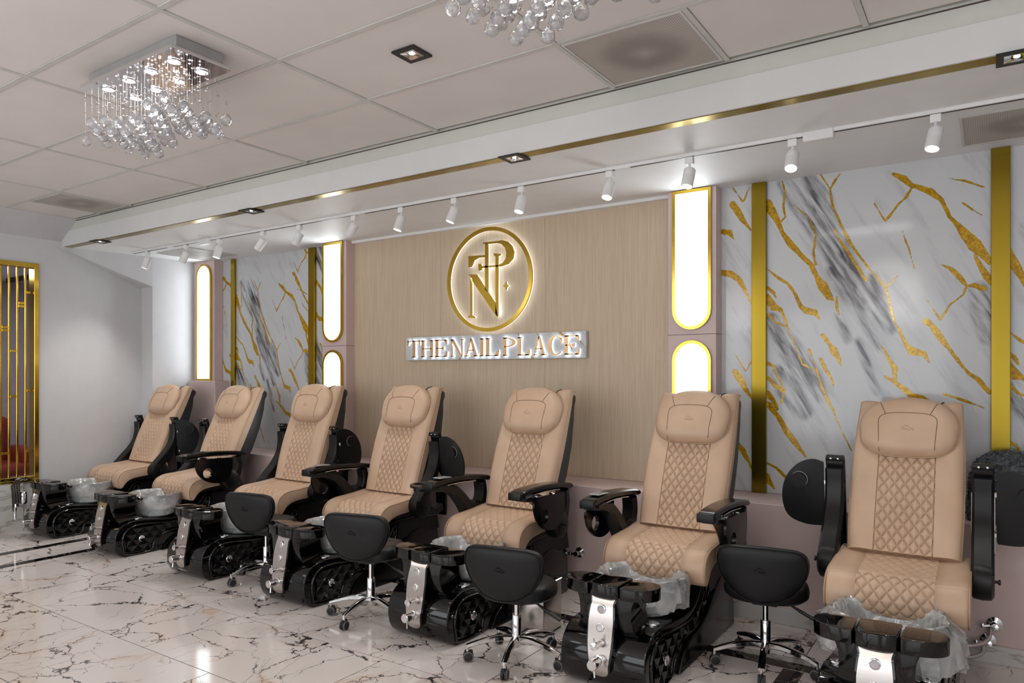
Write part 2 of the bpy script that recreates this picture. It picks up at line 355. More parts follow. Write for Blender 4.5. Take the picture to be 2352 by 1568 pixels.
NVEINS=[
[(-1.478,2.664,0.0075),(-1.441,2.606,0.0075),(-1.409,2.548,0.0053),(-1.356,2.473,0.0016)],
[(-1.543,2.483,0.0055),(-1.5,2.473,0.0065),(-1.473,2.426,0.0016)],
[(-1.549,2.206,0.0066),(-1.483,2.185,0.0075),(-1.435,2.144,0.0064),(-1.388,2.055,0.0032),(-1.351,1.978,0.0021)],
[(-1.478,2.783,0.0011),(-1.414,2.677,0.0021)],
[(-1.361,2.76,0.001),(-1.403,2.681,0.0021)],
]
GREYS=[
[(-1.132,2.764,0.0148),(-1.043,2.638,0.029),(-0.976,2.517,0.0238),(-0.835,2.329,0.0321),(-0.789,2.206,0.0273),(-0.707,2.041,0.0223),(-0.61,1.908,0.0174),(-0.515,1.778,0.0085)],
[(-0.995,2.774,0.0096),(-0.909,2.619,0.0211),(-0.853,2.462,0.0139),(-0.798,2.246,0.0273)],
[(-1.212,1.866,0.0151),(-1.142,1.728,0.0247),(-1.073,1.603,0.0292),(-0.976,1.49,0.0238),(-0.919,1.369,0.0141)],
[(-1.172,1.5,0.02),(-1.102,1.397,0.0294),(-1.024,1.274,0.0241)],
[(-0.689,1.883,0.0062),(-0.627,1.773,0.0088),(-0.584,1.674,0.0061)],
[(-0.071,1.98,0.0151),(-0.041,1.834,0.0188),(-0.019,1.725,0.0149)],
[(-0.853,2.161,0.0093),(-0.752,2.004,0.018),(-0.698,1.903,0.0089)],
[(-0.816,1.869,0.0037),(-0.789,1.808,0.0064),(-0.752,1.718,0.0027)],
[(-0.698,1.706,0.0027),(-0.654,1.588,0.0044),(-0.592,1.393,0.0026)],
[(-0.618,2.103,0.0061),(-0.566,1.935,0.0086),(-0.523,1.798,0.006)],
]

# ------------------------------------------------------------------ room shell
YW, YL, ZS, ZC, ZL = 4.92, 4.50, 2.78, 3.02, 0.714
X0, X1, YR = -7.75, 2.6, -4.0
floor = struct(put('floor', (MB().box(-11.0, X1 + 0.2, YR - 0.2, YW + 0.2, -0.12, -0.0009), 'grout')))
TL, TW = 1.224, 0.612
tile_me = MB().box(-TL / 2 + 0.0022, TL / 2 - 0.0022, -TW / 2 + 0.0022, TW / 2 - 0.0022, -0.012, 0.0, 0.0008, 1).mesh('floor_tile', 'floor_marble')
r = 0
for k in range(-10, 5):
    yc = 2.157 + TW * (k + 0.5)
    off = -3.89 if k % 2 == 0 else -3.278
    for j in range(-5, 7):
        xc = off + TL * (j + 0.5)
        if xc < -8.7 or xc > X1 + 0.5: continue
        put('floor_tile', tile_me, floor, (xc, yc, 0))
def inlay(x0, x1, y0, y1):
    put('black_inlay', (MB().box(x0, x1, y0, y1, -0.004, 0.0012), 'black_marble'), floor, label='black marble inlay strip in the floor')
inlay(-6.47, -6.38, 0.2, 4.48); inlay(-6.93, -6.83, 0.2, 4.48)
inlay(-6.37, X1, 3.83, 3.92); inlay(-0.89, -0.79, 0.2, 3.82)

# ceiling: boards in a bar grid
ceil = struct(put('ceiling', (MB().box(X0 - 0.2, X1 + 0.2, YR - 0.2, 3.46, ZC + 0.02, ZC + 0.14), 'tile_board')))
xs = [-7.45, -6.44, -5.30, -4.09, -2.88, -1.67, -0.46, 0.75, 1.96, 2.6]
ys = [3.455 - 0.598 * i for i in range(13)]
vent_cells = {(-1.67, 0): -1.07, (-7.45, 0): None}
rb = random.Random(3)
def board(x0, x1, y0, y1):
    b = MB().box(x0 + 0.0145, x1 - 0.0145, y0 + 0.0145, y1 - 0.0145, ZC - 0.001, ZC + 0.012)
    o = put('ceiling_board', (b, 'tile_board'), ceil); o.location.z = rb.uniform(-0.0015, 0.0015)
def vent(x0, x1, y0, y1, z, mat, label, parent_struct=None):
    t = thing('air_vent', label, 'vent', ((x0 + x1) / 2, (y0 + y1) / 2, z)); hx, hy = (x1 - x0) / 2, (y1 - y0) / 2
    f = MB()
    for a, b, c, d in ((-hx, hx, -hy, -hy + 0.012), (-hx, hx, hy - 0.012, hy), (-hx, -hx + 0.012, -hy + 0.012, hy - 0.012), (hx - 0.012, hx, -hy + 0.012, hy - 0.012)): f.box(a, b, c, d, -0.006, 0.004)
    put('vent_frame', (f, 'grid_bar'), t)
    put('perforated_face', (MB().box(-hx + 0.012, hx - 0.012, -hy + 0.012, hy - 0.012, -0.003, 0.003), mat), t)
    return t
for i in range(len(xs) - 1):
    for j in range(len(ys) - 1):
        x0, x1, y1, y0 = xs[i], xs[i + 1], ys[j], ys[j + 1]
        if j == 0 and i == 5:
            board(-1.065, x1, y0, y1); continue
        if j == 0 and i == 0:
            board(x0, -7.0, y0, y1); continue
        board(x0, x1, y0, y1)
vent(-1.652, -1.078, ys[1] + 0.016, ys[0] - 0.016, ZC - 0.003, 'vent_perf', 'square perforated ceiling vent between the boards beside the front chandelier')
vent(-6.99, -6.46, ys[1] + 0.016, ys[0] - 0.016, ZC - 0.003, 'vent_soffit', 'dusty perforated ceiling vent at the far left corner of the board ceiling')
def bar(x0, x1, y0, y1, dz=0.0): put('grid_bar', (MB().box(x0, x1, y0, y1, ZC - 0.005 - dz, ZC + 0.01), 'grid_bar'), ceil)
for y in ys[1:]: bar(-7.45, X1, y - 0.012, y + 0.012)
for x in xs[1:-1]: bar(x - 0.012, x + 0.012, YR, 3.46, 0.0012)
bar(-1.077, -1.053, ys[1] + 0.012, 3.46, 0.0012); bar(-7.012, -6.994, ys[1] + 0.012, 3.46, 0.0012)

# dropped beam, then the flat soffit up to the back wall
beam = struct(put('beam', (MB().box(-7.9, X1 + 0.2, 3.47, 3.50, ZS, 2.925), 'beam_white')), 'white dropped beam edge along the ceiling')
put('beam_face', (MB().box(-7.9, X1 + 0.2, 3.476, 3.56, 2.925, ZC + 0.1), 'beam_paint'), beam)
put('shadow_gap', (MB().box(-7.46, X1, 3.468, 3.477, ZC - 0.014, ZC - 0.010), 'grout'), beam)  # solid dark strip; the gap's shadow is in its colour
put('gold_strip', (MB().box(-7.72, X1, 3.484, 3.556, ZS - 0.0035, ZS + 0.002), 'gold_satin'), beam, label='gold mirror strip set into the soffit')
soffit = struct(put('ceiling_soffit', (MB().box(-7.9, X1 + 0.2, 3.501, YW + 0.1, ZS, ZS + 0.1), 'soffit_paint')))
put('cornice', (MB().box(-5.12, -1.90, YW - 0.045, YW - 0.004, ZS - 0.022, ZS), 'soffit_paint'), soffit)

# back wall: veneer bay, printed slabs, gold uprights
wall_back = struct(put('wall_back', (MB().box(-8.0, X1 + 0.2, YW + 0.012, YW + 0.15, 0, ZC), 'wall_paint')))
for a, b in ((-5.123, -4.05), (-4.048, -2.975), (-2.973, -1.90)):
    put('veneer_panel', (MB().box(a, b, YW - 0.004, YW + 0.012, ZL, ZS - 0.02), 'wood_veneer'), wall_back)
def field(tracks, X, Z, k):
    best = np.full(X.shape, -1e3)
    for tr in tracks:
        for (ax, az, aw), (bx, bz, bw) in zip(tr[:-1], tr[1:]):
            dx, dz = bx - ax, bz - az; L2 = dx * dx + dz * dz + 1e-9
            t = np.clip(((X - ax) * dx + (Z - az) * dz) / L2, 0, 1)
            d = np.hypot(X - ax - t * dx, Z - az - t * dz)
            best = np.maximum(best, np.maximum((aw + (bw - aw) * t) * k, 0.0032) - d)
    return best
def slab_panel(x0, x1, z0, z1, y, shift, tracks, greys, step=0.0055, th=0.008, parent=None, name='slab_panel'):
    nx = max(2, int((x1 - x0) / step)); nz = max(2, int((z1 - z0) / step))
    gx = np.linspace(x0, x1, nx); gz = np.linspace(z0, z1, nz); X, Z = np.meshgrid(gx, gz)
    v = [(float(a), y, float(b)) for a, b in zip(X.ravel(), Z.ravel())]
    f = [(j * nx + i, j * nx + i + 1, (j + 1) * nx + i + 1, (j + 1) * nx + i) for j in range(nz - 1) for i in range(nx - 1)]
    n0 = len(v)
    v += [(x0, y, z0), (x1, y, z0), (x1, y, z1), (x0, y, z1), (x0, y + th, z0), (x1, y + th, z0), (x1, y + th, z1), (x0, y + th, z1)]
    f += [(n0, n0 + 1, n0 + 5, n0 + 4), (n0 + 1, n0 + 2, n0 + 6, n0 + 5), (n0 + 2, n0 + 3, n0 + 7, n0 + 6), (n0 + 3, n0, n0 + 4, n0 + 7)]
    me = bpy.data.meshes.new(name); me.from_pydata(v, [], f); me.materials.append(M['slab_print'])
    Xs, Zs = X - shift[0], Z - shift[1]
    wob = np.array([mnoise.noise(Vector((a * 14, b * 14, 3.1))) for a, b in zip(Xs.ravel(), Zs.ravel())]).reshape(X.shape) * 0.006
    sd = field(tracks, Xs + wob, Zs - wob, 3.0)
    vv = np.clip(0.5 + sd / 0.05, 0, 1)
    gd = field(greys, Xs + wob, Zs, 2.3)
    gg = np.clip(1 + gd / 0.035, 0, 1) ** 1.5
    for nm, arr in (('vein', vv), ('grey', gg)):
        at = me.attributes.new(nm, 'FLOAT', 'POINT'); at.data.foreach_set('value', np.concatenate([arr.ravel(), np.zeros(8)]).astype(np.float32))
    return put(name, me, parent)
def upright(x0, x1, z0=ZL):
    put('gold_upright', (MB().box(x0, x1, YW - 0.03, YW + 0.012, z0, ZS, 0.002, 1), 'gold_satin'), wall_back)
slab_panel(-1.249, -0.009, ZL, ZS, YW, (0, 0), VEINS, GREYS, parent=wall_back)
slab_panel(-1.557, -1.343, ZL, ZS, YW, (0, 0), NVEINS + [[(a + 0.02, b - 1.15, c_) for a, b, c_ in q] for q in NVEINS], [], parent=wall_back)
slab_panel(0.082, 1.33, ZL, ZS, YW, (1.31, -0.45), VEINS, GREYS, 0.0065, parent=wall_back)
slab_panel(1.42, X1, ZL, ZS, YW, (2.66, 0.1), VEINS, GREYS, 0.0065, parent=wall_back)
slab_panel(-6.972, -5.755, ZL, ZS, YW, (-5.74, -0.268), VEINS + [[(a + 0.05, b + 1.0, c_) for a, b, c_ in q] for q in VEINS[10:13]] , GREYS, 0.0065, parent=wall_back)
slab_panel(-5.664, -5.456, ZL, ZS, YW, (-4.62, 0.15), VEINS, GREYS, 0.0065, parent=wall_back)
slab_panel(-7.217, -7.034, ZL, ZS, YW, (-6.75, -0.1), VEINS, GREYS, 0.0065, parent=wall_back)
for a, b in ((-1.343, -1.249), (-0.009, 0.082), (1.33, 1.42), (-5.755, -5.664), (-7.034, -6.972)): upright(a, b)

# ledge running under the back wall
ledge = struct(put('wall_ledge', (MB().box(-7.6, X1 + 0.2, YL, YW + 0.012, 0, ZL - 0.002, 0.004, 1), 'pink_laminate')), 'low pink ledge wall behind the chairs')
bb = struct(put('baseboard_back', (MB().box(-7.6, X1 + 0.2, YL - 0.014, YL, 0.0, 0.095, 0.002, 1), 'pale_marble')))

# pillars with their light boxes
def pillar(x0, x1, z0, corner=False):
    p = struct(put('pillar', (MB().box(x0, x1, 4.81, YW, z0, ZS, 0.003, 1), 'pink_laminate')), 'pink laminate pillar on the back wall')
    if not corner:
        put('joint_band', (MB().box(x0 - 0.001, x1 + 0.001, 4.8085, YW, 1.7755, 1.7785), 'grout'), p)
    return p
pillar(-1.90, -1.557, ZL); pillar(-5.456, -5.123, ZL); pillar(-7.60, -7.217, 1.43, True)
struct(put('pillar_plinth', (MB().box(-7.62, -7.10, 4.74, YW, ZL - 0.002, 1.43, 0.004, 1), 'pink_laminate')), 'wider pink plinth under the corner pillar')
def capsule(x0, x1, z0, z1, lo, hi, n=14):
    r_ = (x1 - x0) / 2; cx = (x0 + x1) / 2; P = []
    if lo: P += [(cx + r_ * math.cos(a), z0 + r_ + r_ * math.sin(a)) for a in np.linspace(math.pi, 2 * math.pi, n)]
    else: P += [(x0, z0), (x1, z0)]
    if hi: P += [(cx + r_ * math.cos(a), z1 - r_ + r_ * math.sin(a)) for a in np.linspace(0, math.pi, n)]
    else: P += [(x1, z1), (x0, z1)]
    return P
def lightbox(cx, z0, z1, lo, hi, label, hw=0.1375, fr=0.022):
    t = thing('wall_light', label, 'wall light', (cx, 4.81, (z0 + z1) / 2)); zc = (z0 + z1) / 2
    po = capsule(-hw, hw, z0 - zc, z1 - zc, lo, hi); pi = capsule(-hw + fr, hw - fr, z0 - zc + fr, z1 - zc - fr, lo, hi)
    m = MB(); n = len(po)
    vs = [(x, -0.02, z) for x, z in po] + [(x, -0.02, z) for x, z in pi] + [(x, 0.0, z) for x, z in po] + [(x, -0.004, z) for x, z in pi]
    fs = []
    for i in range(n):
        j = (i + 1) % n
        fs += [(i, j, n + j, n + i), (i, 2 * n + i, 2 * n + j, j), (n + i, n + j, 3 * n + j, 3 * n + i)]
    m.add(vs, fs); put('gold_rim', (m, 'gold', 30), t)
    d = MB().prism(pi, -0.013, -0.002, XZ(0)); put('diffuser', (d, 'lightbox_glow'), t)
lightbox(-1.7245, 1.81, 2.775, True, False, 'tall glowing light panel with gold rim, upper one on the right pillar')
lightbox(-1.7245, 0.80, 1.736, True, True, 'glowing capsule light panel, lower one on the right pillar behind the sixth chair')
lightbox(-5.296, 1.81, 2.775, True, False, 'tall glowing light panel with gold rim, upper one on the pillar left of the veneer')
lightbox(-5.296, 0.80, 1.736, True, True, 'glowing capsule light panel, lower one on the pillar left of the veneer')
lightbox(-7.394, 1.432, 2.745, False, True, 'arched glowing light panel on the corner pillar by the left wall')

# left wall with the framed opening, the angled recess and the bulkhead over it
def quadmesh(name, polys, mat):
    m = MB()
    for p in polys: m.add(p, [tuple(range(len(p)))])
    return (m, mat, 30, False)
OY0, OY1, OZ0, OZ1 = 2.10, 3.258, 0.49, 2.58
wl = MB()
wl.box(X0 - 0.15, X0, YR, OY0, 0, ZC); wl.box(X0 - 0.15, X0, OY0, OY1, 0, OZ0); wl.box(X0 - 0.15, X0, OY0, OY1, OZ1, ZC); wl.box(X0 - 0.15, X0, OY1, 3.32, 0, ZC); wl.box(X0 - 0.15, X0, 3.32, 3.56, ZS, ZC)
wall_left = struct(put('wall_left', (wl, 'wall_paint')))
q = MB(); A = (-7.75, 3.32); B = (-7.82, 4.32)
q.add([(A[0], A[1], 0), (B[0], B[1], 0), (B[0], B[1], ZS), (A[0], A[1], ZS), (-8.0, A[1], 0), (-8.0, B[1], 0), (-8.0, B[1], ZS), (-8.0, A[1], ZS)],
      [(0, 1, 2, 3), (4, 5, 6, 7), (0, 4, 7, 3), (3, 2, 6, 7), (0, 1, 5, 4), (1, 2, 6, 5)])
struct(put('wall_recess', (q, 'wall_paint')))
wall_corner = struct(put('wall_corner', (MB().box(-8.0, -7.60, 4.32, YW, 0, ZS), 'wall_paint')))
h = MB(); h.add([(-7.75, 3.40, ZS), (-7.60, 4.32, 2.455), (-7.60, 4.32, ZS), (-7.825, 4.32, 2.455), (-7.825, 4.32, ZS), (-7.76, 3.40, ZS)],
                [(0, 1, 2), (0, 5, 3, 1), (1, 3, 4, 2), (0, 2, 4, 5), (5, 4, 3)])
put('bulkhead', (h, 'wall_paint'), wall_corner)
ch = MB(); ch.prism([(-7.76, ZC + 0.02), (-7.45, ZC + 0.02), (-7.45, ZC - 0.002), (-7.75, 2.83), (-7.76, 2.83)], YR, 3.476, lambda a, b, d: (a, d, b))
put('coved_bulkhead', (ch, 'wall_paint'), wall_left)
put('marble_base', (MB().box(X0, X0 + 0.02, 0.5, 3.12, 0, 0.47, 0.002, 1), 'pale_marble'), wall_left)
put('sill', (MB().box(X0 - 0.15, X0 + 0.03, OY0, OY1, OZ0 - 0.02, OZ0, 0.002, 1), 'gold'), wall_left)
# rest of the salon, behind and beside the camera
struct(put('wall_right', (MB().box(X1, X1 + 0.15, YR, YW, 0, ZC), 'wall_paint')))
wr = MB(); wr.box(X0, X1, YR - 0.15, YR, 0, 0.4); wr.box(X0, X1, YR - 0.15, YR, 2.7, ZC)
for a, b in ((X0, -6.76), (-3.84, -3.31), (-0.59, 0.49), (2.51, X1)): wr.box(a, b, YR - 0.15, YR, 0.4, 2.7)
struct(put('wall_front', (wr, 'wall_paint')))

# gold screen in the opening
scr = thing('gold_screen', 'gold mirror-finish bar screen in the opening of the left wall', 'screen', (X0, OY1, OZ0))
f = MB()
for y0, y1, z0, z1 in ((-0.042, 0, 0, OZ1 - OZ0), (-(OY1 - OY0), -0.042, OZ1 - OZ0 - 0.045, OZ1 - OZ0), (-(OY1 - OY0), -0.042, 0, 0.03), (-(OY1 - OY0), -(OY1 - OY0) + 0.04, 0.03, OZ1 - OZ0 - 0.045)):
    f.box(-0.10, 0.018, y0, y1, z0, z1, 0.003, 1)
put('frame', (f, 'gold'), scr)
yb = [-0.095 - 0.0703 * i for i in range(15)]
for y in yb: put('bar', (MB().box(-0.055, -0.037, y - 0.009, y + 0.009, 0.03, OZ1 - OZ0 - 0.045, 0.003, 1), 'gold'), scr)
for i, zz in ((-1, (2.298, 1.345, 0.76)), (0, (2.19, 2.16)), (1, (1.727, 1.29)), (2, (1.95, 1.92, 0.75)), (3, (1.4,)), (4, (2.1, 0.9))):
    ya = -0.042 if i < 0 else yb[i]; y2 = yb[i + 1]
    for z in zz: put('crossbar', (MB().box(-0.055, -0.037, y2 + 0.009, ya - 0.009, z - OZ0 - 0.012, z - OZ0 + 0.012, 0.002, 1), 'gold'), scr)

# the room seen through the screen
struct(put('wall_far', (MB().box(-11.0, -10.9, YR, 5.2, 0, 2.8), 'room_paint')))
struct(put('wall_side', (MB().box(-10.9, -8.0, 5.05, 5.2, 0, 2.8), 'room_paint')))
struct(put('ceiling_side_room', (MB().box(-10.9, -7.9, 0.0, 5.05, 2.72, 2.8), 'room_paint')))
put('dark_rail', (MB().box(-10.4, -8.2, 4.0, 4.03, 2.66, 2.72), 'dark_frame'), bpy.data.objects['ceiling_side_room'])
wn = struct(put('window_1', (MB().box(-10.9, -10.88, 2.7, 4.02, 0.95, 2.2), 'window_glow')), 'bright window with black frame in the side room')
fr = MB()
for a, b, c_, d in ((2.66, 4.07, 2.17, 2.25), (2.66, 4.07, 0.86, 0.95), (4.0, 4.07, 0.0, 2.17), (2.66, 2.72, 0.0, 2.17), (3.38, 3.42, 0.95, 2.17), (2.72, 4.0, 1.52, 1.56)): fr.box(-10.9, -10.84, a, b, c_, d)
put('window_frame', (fr, 'dark_frame'), wn)
area('side_room_light', (-9.3, 2.8, 2.68), (0, 0, 0), 0.8, 0.8, 26, (1.0, 0.95, 0.95))
so = thing('red_armchair', 'dark red leather armchair seen through the gold screen', 'armchair', (-9.9, 3.55, 0))
put('seat', (MB().box(-0.38, 0.42, -0.42, 0.42, 0.16, 0.44, 0.06, 3), 'red_leather'), so)
put('backrest', (MB().box(-0.55, -0.30, -0.45, 0.45, 0.16, 0.98, 0.10, 4), 'red_leather'), so)
for s_ in (-1, 1): put('arm', (MB().box(-0.42, 0.40, s_ * 0.5 - 0.10, s_ * 0.5 + 0.10, 0.12, 0.62, 0.08, 4), 'red_leather'), so)
for sx in (-0.4, 0.32):
    for sy in (-0.45, 0.45): put('leg', (MB().box(sx - 0.02, sx + 0.02, sy - 0.02, sy + 0.02, 0.0, 0.16), 'dark_frame'), so)
MONO = {'T': [(-3.704,2.507),(-3.529,2.499),(-3.529,2.481),(-3.597,2.483),(-3.644,2.464),(-3.672,2.412),(-3.704,2.41)], 'TS': [(-3.53,2.596),(-3.499,2.593),(-3.499,2.186),(-3.53,2.214)], 'PO': [(-3.55,2.607),(-3.463,2.604),(-3.352,2.606),(-3.297,2.587),(-3.258,2.55),(-3.239,2.499),(-3.251,2.444),(-3.297,2.405),(-3.362,2.391),(-3.463,2.393),(-3.565,2.392),(-3.56,2.375),(-3.595,2.373),(-3.599,2.428),(-3.576,2.431),(-3.565,2.411),(-3.463,2.406),(-3.402,2.404),(-3.352,2.416),(-3.32,2.45),(-3.314,2.498),(-3.327,2.541),(-3.362,2.575),(-3.412,2.587),(-3.483,2.588),(-3.55,2.594)], 'NR': [(-3.442,2.505),(-3.37,2.495),(-3.374,2.483),(-3.396,2.475),(-3.4,1.978),(-3.422,2.004),(-3.422,2.477),(-3.438,2.489)], 'ND': [(-3.702,2.35),(-3.618,2.345),(-3.42,2.086),(-3.4,1.978),(-3.41,1.978),(-3.658,2.285),(-3.67,2.32)], 'NL': [(-3.685,2.321),(-3.668,2.286),(-3.668,2.007),(-3.637,1.988),(-3.637,1.976),(-3.707,1.983),(-3.707,1.993),(-3.685,2.006)]}
# ------------------------------------------------------------------ wall signs
logo = thing('logo_sign', 'round gold backlit monogram logo of interlaced letters with a star', 'sign', (-3.4985, YW, 2.294))
def lpart(name, poly, mat='gold', parent=logo, y=-0.055, th=0.014, o=(-3.4985, 2.294), halo=True, label=None):
    pl = [(a - o[0], b - o[1]) for a, b in poly]
    p = put(name, (MB().prism(pl, y, y + th, XZ(0)), mat, 25), parent, label=label)
    if halo: put('led_backing', (MB().prism(pl, y + th, y + th + 0.012, XZ(0)), 'led_halo', 25), p)
    return p
n = 72
def annulus(r0, r1, y0, y1):
    m = MB(); rr = []
    for r_, y in ((r1, y0), (r0, y0), (r0, y1), (r1, y1)): rr.append([(r_ * math.cos(2 * math.pi * i / n), y, r_ * math.sin(2 * math.pi * i / n)) for i in range(n)])
    return m.ring(rr, False, True)
rg = put('ring', (annulus(0.405, 0.436, -0.055, -0.04), 'gold', 40), logo)
put('led_backing', (annulus(0.408, 0.433, -0.04, -0.026), 'led_halo', 40), rg)
for k, nm in (('T', 'letter_bar'), ('TS', 'letter_stem'), ('PO', 'letter_bowl'), ('NR', 'letter_stem'), ('ND', 'letter_diagonal'), ('NL', 'letter_stem')):
    lpart(nm, MONO[k])
st = []
for i in range(8):
    a = math.pi / 4 * i; r_ = (0.036 if i % 4 == 2 or i % 4 == 2 else 0.031) if i % 2 == 0 else 0.0145
    st.append((-3.319 + r_ * math.cos(a), 2.228 + r_ * math.sin(a)))
lpart('star', st)

BOARD_VEINS = [[(-4.36, 1.834, .0015), (-4.34, 1.80, .0008)], [(-3.81, 1.629, .003), (-3.80, 1.645, .0015)], [(-3.21, 1.834, .0015), (-3.19, 1.805, .0008)], [(-3.03, 1.834, .0015), (-3.0, 1.80, .001)], [(-2.82, 1.834, .003), (-2.79, 1.81, .002), (-2.74, 1.75, .0015), (-2.71, 1.70, .0008)], [(-2.64, 1.76, .0008), (-2.60, 1.72, .001)], [(-3.08, 1.64, .002), (-3.06, 1.629, .002)]]
nb = thing('name_sign', 'marble sign board with backlit gold lettering reading THE NAIL PLACE', 'sign', (-3.504, YW, 1.731))
b_ = slab_panel(-4.423, -2.586, 1.629, 1.834, YW - 0.040, (0, 0), BOARD_VEINS, [], 0.004, 0.03, nb, 'board')
b_.location = (3.504, -YW, -1.731)
def glyph(ch, x0, x1, z0, H, s=0.026, t=0.0095):
    W = x1 - x0; P = []
    def rect(a, b, c, d): P.append([(x0 + a, z0 + c), (x0 + b, z0 + c), (x0 + b, z0 + d), (x0 + a, z0 + d)])
    def poly(*p): P.append([(x0 + a, z0 + b) for a, b in p])
    def stem(c, w=s, z1=0.0, z2=H, f0=True, f1=True):
        rect(c - w / 2, c + w / 2, z1, z2)
        if f0: rect(c - w * 0.5 - 0.012, c + w * 0.5 + 0.012, 0, t)
        if f1: rect(c - w * 0.5 - 0.012, c + w * 0.5 + 0.012, H - t, H)
    if ch == 'T':
        stem(W / 2, f1=False); rect(0, W, H - t, H); poly((0, H), (0.016, H), (0.016, H - 0.012), (0.003, H - 0.042), (-0.003, H - 0.042)); poly((W - 0.016, H), (W, H), (W + 0.003, H - 0.042), (W - 0.003, H - 0.042), (W - 0.016, H - 0.012))
    elif ch == 'H': stem(0.024); stem(W - 0.024); rect(0.024, W - 0.024, H * 0.5 - t / 2, H * 0.5 + t / 2)
    elif ch == 'E':
        stem(0.024); rect(0.02, W - 0.004, H - t, H); poly((W - 0.03, H), (W - 0.002, H), (W, H - 0.04), (W - 0.006, H - 0.04))
        rect(0.02, W * 0.66, H * 0.5 - t / 2, H * 0.5 + t / 2); rect(W * 0.62, W * 0.62 + 0.014, H * 0.5 - 0.014, H * 0.5 + 0.014)
        rect(0.02, W - 0.004, 0, t); poly((W - 0.034, 0), (W, 0), (W + 0.004, 0.046), (W - 0.003, 0.046))
    elif ch == 'N':
        stem(0.020, 0.008); stem(W - 0.016, 0.008, f0=False); poly((0.006, H), (0.034, H), (W - 0.012, 0), (W - 0.026, 0))
    elif ch == 'A':
        poly((0.016, 0), (0.024, 0), (W * 0.5 + 0.004, H), (W * 0.5 - 0.006, H)); poly((W - 0.042, 0), (W - 0.015, 0), (W * 0.5 + 0.004, H), (W * 0.5 - 0.012, H))
        rect(W * 0.26, W * 0.68, H * 0.32, H * 0.32 + t); rect(0.0, 0.042, 0, t); rect(W - 0.056, W, 0, t)
    elif ch == 'I': stem(W / 2)
    elif ch == 'L':
        stem(0.024); rect(0.02, W - 0.004, 0, t); poly((W - 0.04, 0), (W - 0.002, 0), (W + 0.004, 0.05), (W - 0.003, 0.05))
    elif ch == 'P':
        stem(0.024); n_ = 14; R0, R1 = W - 0.036, W - 0.062; zc = H * 0.735
        po = [(0.024, H)] + [(0.036 + R0 * 0.98 * math.cos(a), zc + H * 0.265 * math.sin(a)) for a in np.linspace(math.pi / 2, -math.pi / 2, n_)] + [(0.024, H * 0.47), (0.024, H * 0.47 + t)]
        pi = [(0.036 + R1 * math.cos(a), zc + (H * 0.265 - t) * math.sin(a)) for a in np.linspace(-math.pi / 2, math.pi / 2, n_)] + [(0.024, H - t)]
        poly(*(po + pi))
    elif ch == 'C':
        n_ = 26; aa = np.linspace(R(42), R(318), n_); cx, cz = W * 0.52, H * 0.5
        po = [(cx + W * 0.5 * math.cos(a), cz + H * 0.52 * math.sin(a)) for a in aa]; pi = [(cx + 0.006 + (W * 0.5 - 0.018 + 0.010 * math.cos(a)) * math.cos(a), cz + (H * 0.52 - t) * math.sin(a)) for a in aa[::-1]]
        poly(*(po + pi)); rect(W * 0.84, W * 0.92, H * 0.62, H * 0.90)
    return P
for ch, a, b in (('T', -4.383, -4.233), ('H', -4.227, -4.077), ('E', -4.065, -3.931), ('N', -3.892, -3.75), ('A', -3.74, -3.591), ('I', -3.576, -3.534), ('L', -3.519, -3.387), ('P', -3.347, -3.218), ('L', -3.204, -3.084), ('A', -3.056, -2.925), ('C', -2.916, -2.776), ('E', -2.771, -2.635)):
    m = MB(); hl = MB()
    for p in glyph(ch, a, b, 1.653, 0.15):
        pl = [(x + 3.504, z - 1.731) for x, z in p]
        m.prism(pl, -0.068, -0.056, XZ(0)); hl.prism(pl, -0.056, -0.044, XZ(0))
    lt = put('letter', (m, 'rose_gold', 25), nb); put('led_backing', (hl, 'led_halo', 25), lt)

# ------------------------------------------------------------------ recessed downlights
def downlight(x, y, z, label, s=0.085):
    t = thing('downlight', label, 'downlight', (x, y, z)); f = MB(); k = s * 0.62
    for a, b, c_, d in ((-s, s, -s, -k), (-s, s, k, s), (-s, -k, -k, k), (k, s, -k, k)): f.box(a, b, c_, d, -0.008, 0.0)
    put('frame', (f, 'black_metal'), t)
    rf = MB(); rf.add([(-k, -k, -0.007), (k, -k, -0.007), (k, k, -0.007), (-k, k, -0.007), (-k * .45, -k * .45, -0.0015), (k * .45, -k * .45, -0.0015), (k * .45, k * .45, -0.0015), (-k * .45, k * .45, -0.0015)],
                      [(0, 1, 5, 4), (1, 2, 6, 5), (2, 3, 7, 6), (3, 0, 4, 7)])
    put('reflector', (rf, 'chrome', 20), t)
    put('lamp', (MB().lathe([(k * 0.26, -0.003), (k * 0.26, -0.0005)], 16), 'lamp_glow'), t)
    d = bpy.data.lights.new('downlight_beam', 'SPOT'); d.energy = 9; d.spot_size = R(110); d.spot_blend = 0.8; d.shadow_soft_size = 0.05; d.color = (1.0, 0.95, 0.9)
    o = bpy.data.objects.new('downlight_beam', d); COL.objects.link(o); o.location = (x, y, z - 0.03)
downlight(-2.281, 2.557, ZC - 0.004, 'black square downlight in the board ceiling between the chandeliers', 0.068)
downlight(-7.10, 3.52, ZS - 0.004, 'black square downlight on the gold ceiling strip, nearest the left wall', 0.07)
downlight(-4.80, 3.52, ZS - 0.004, 'black square downlight on the gold ceiling strip, second from the left wall', 0.07)
downlight(-2.34, 3.52, ZS - 0.004, 'black square downlight on the gold ceiling strip above the logo', 0.07)
downlight(0.08, 3.52, ZS - 0.004, 'black square downlight on the gold ceiling strip at the right picture edge', 0.07)
vent(-0.14, 0.46, 4.20, 4.74, ZS - 0.003, 'vent_soffit', 'perforated soffit vent at the right above the printed marble')
vent(-7.30, -6.70, 4.20, 4.74, ZS - 0.003, 'vent_soffit', 'stained perforated soffit vent in the left corner above the track')

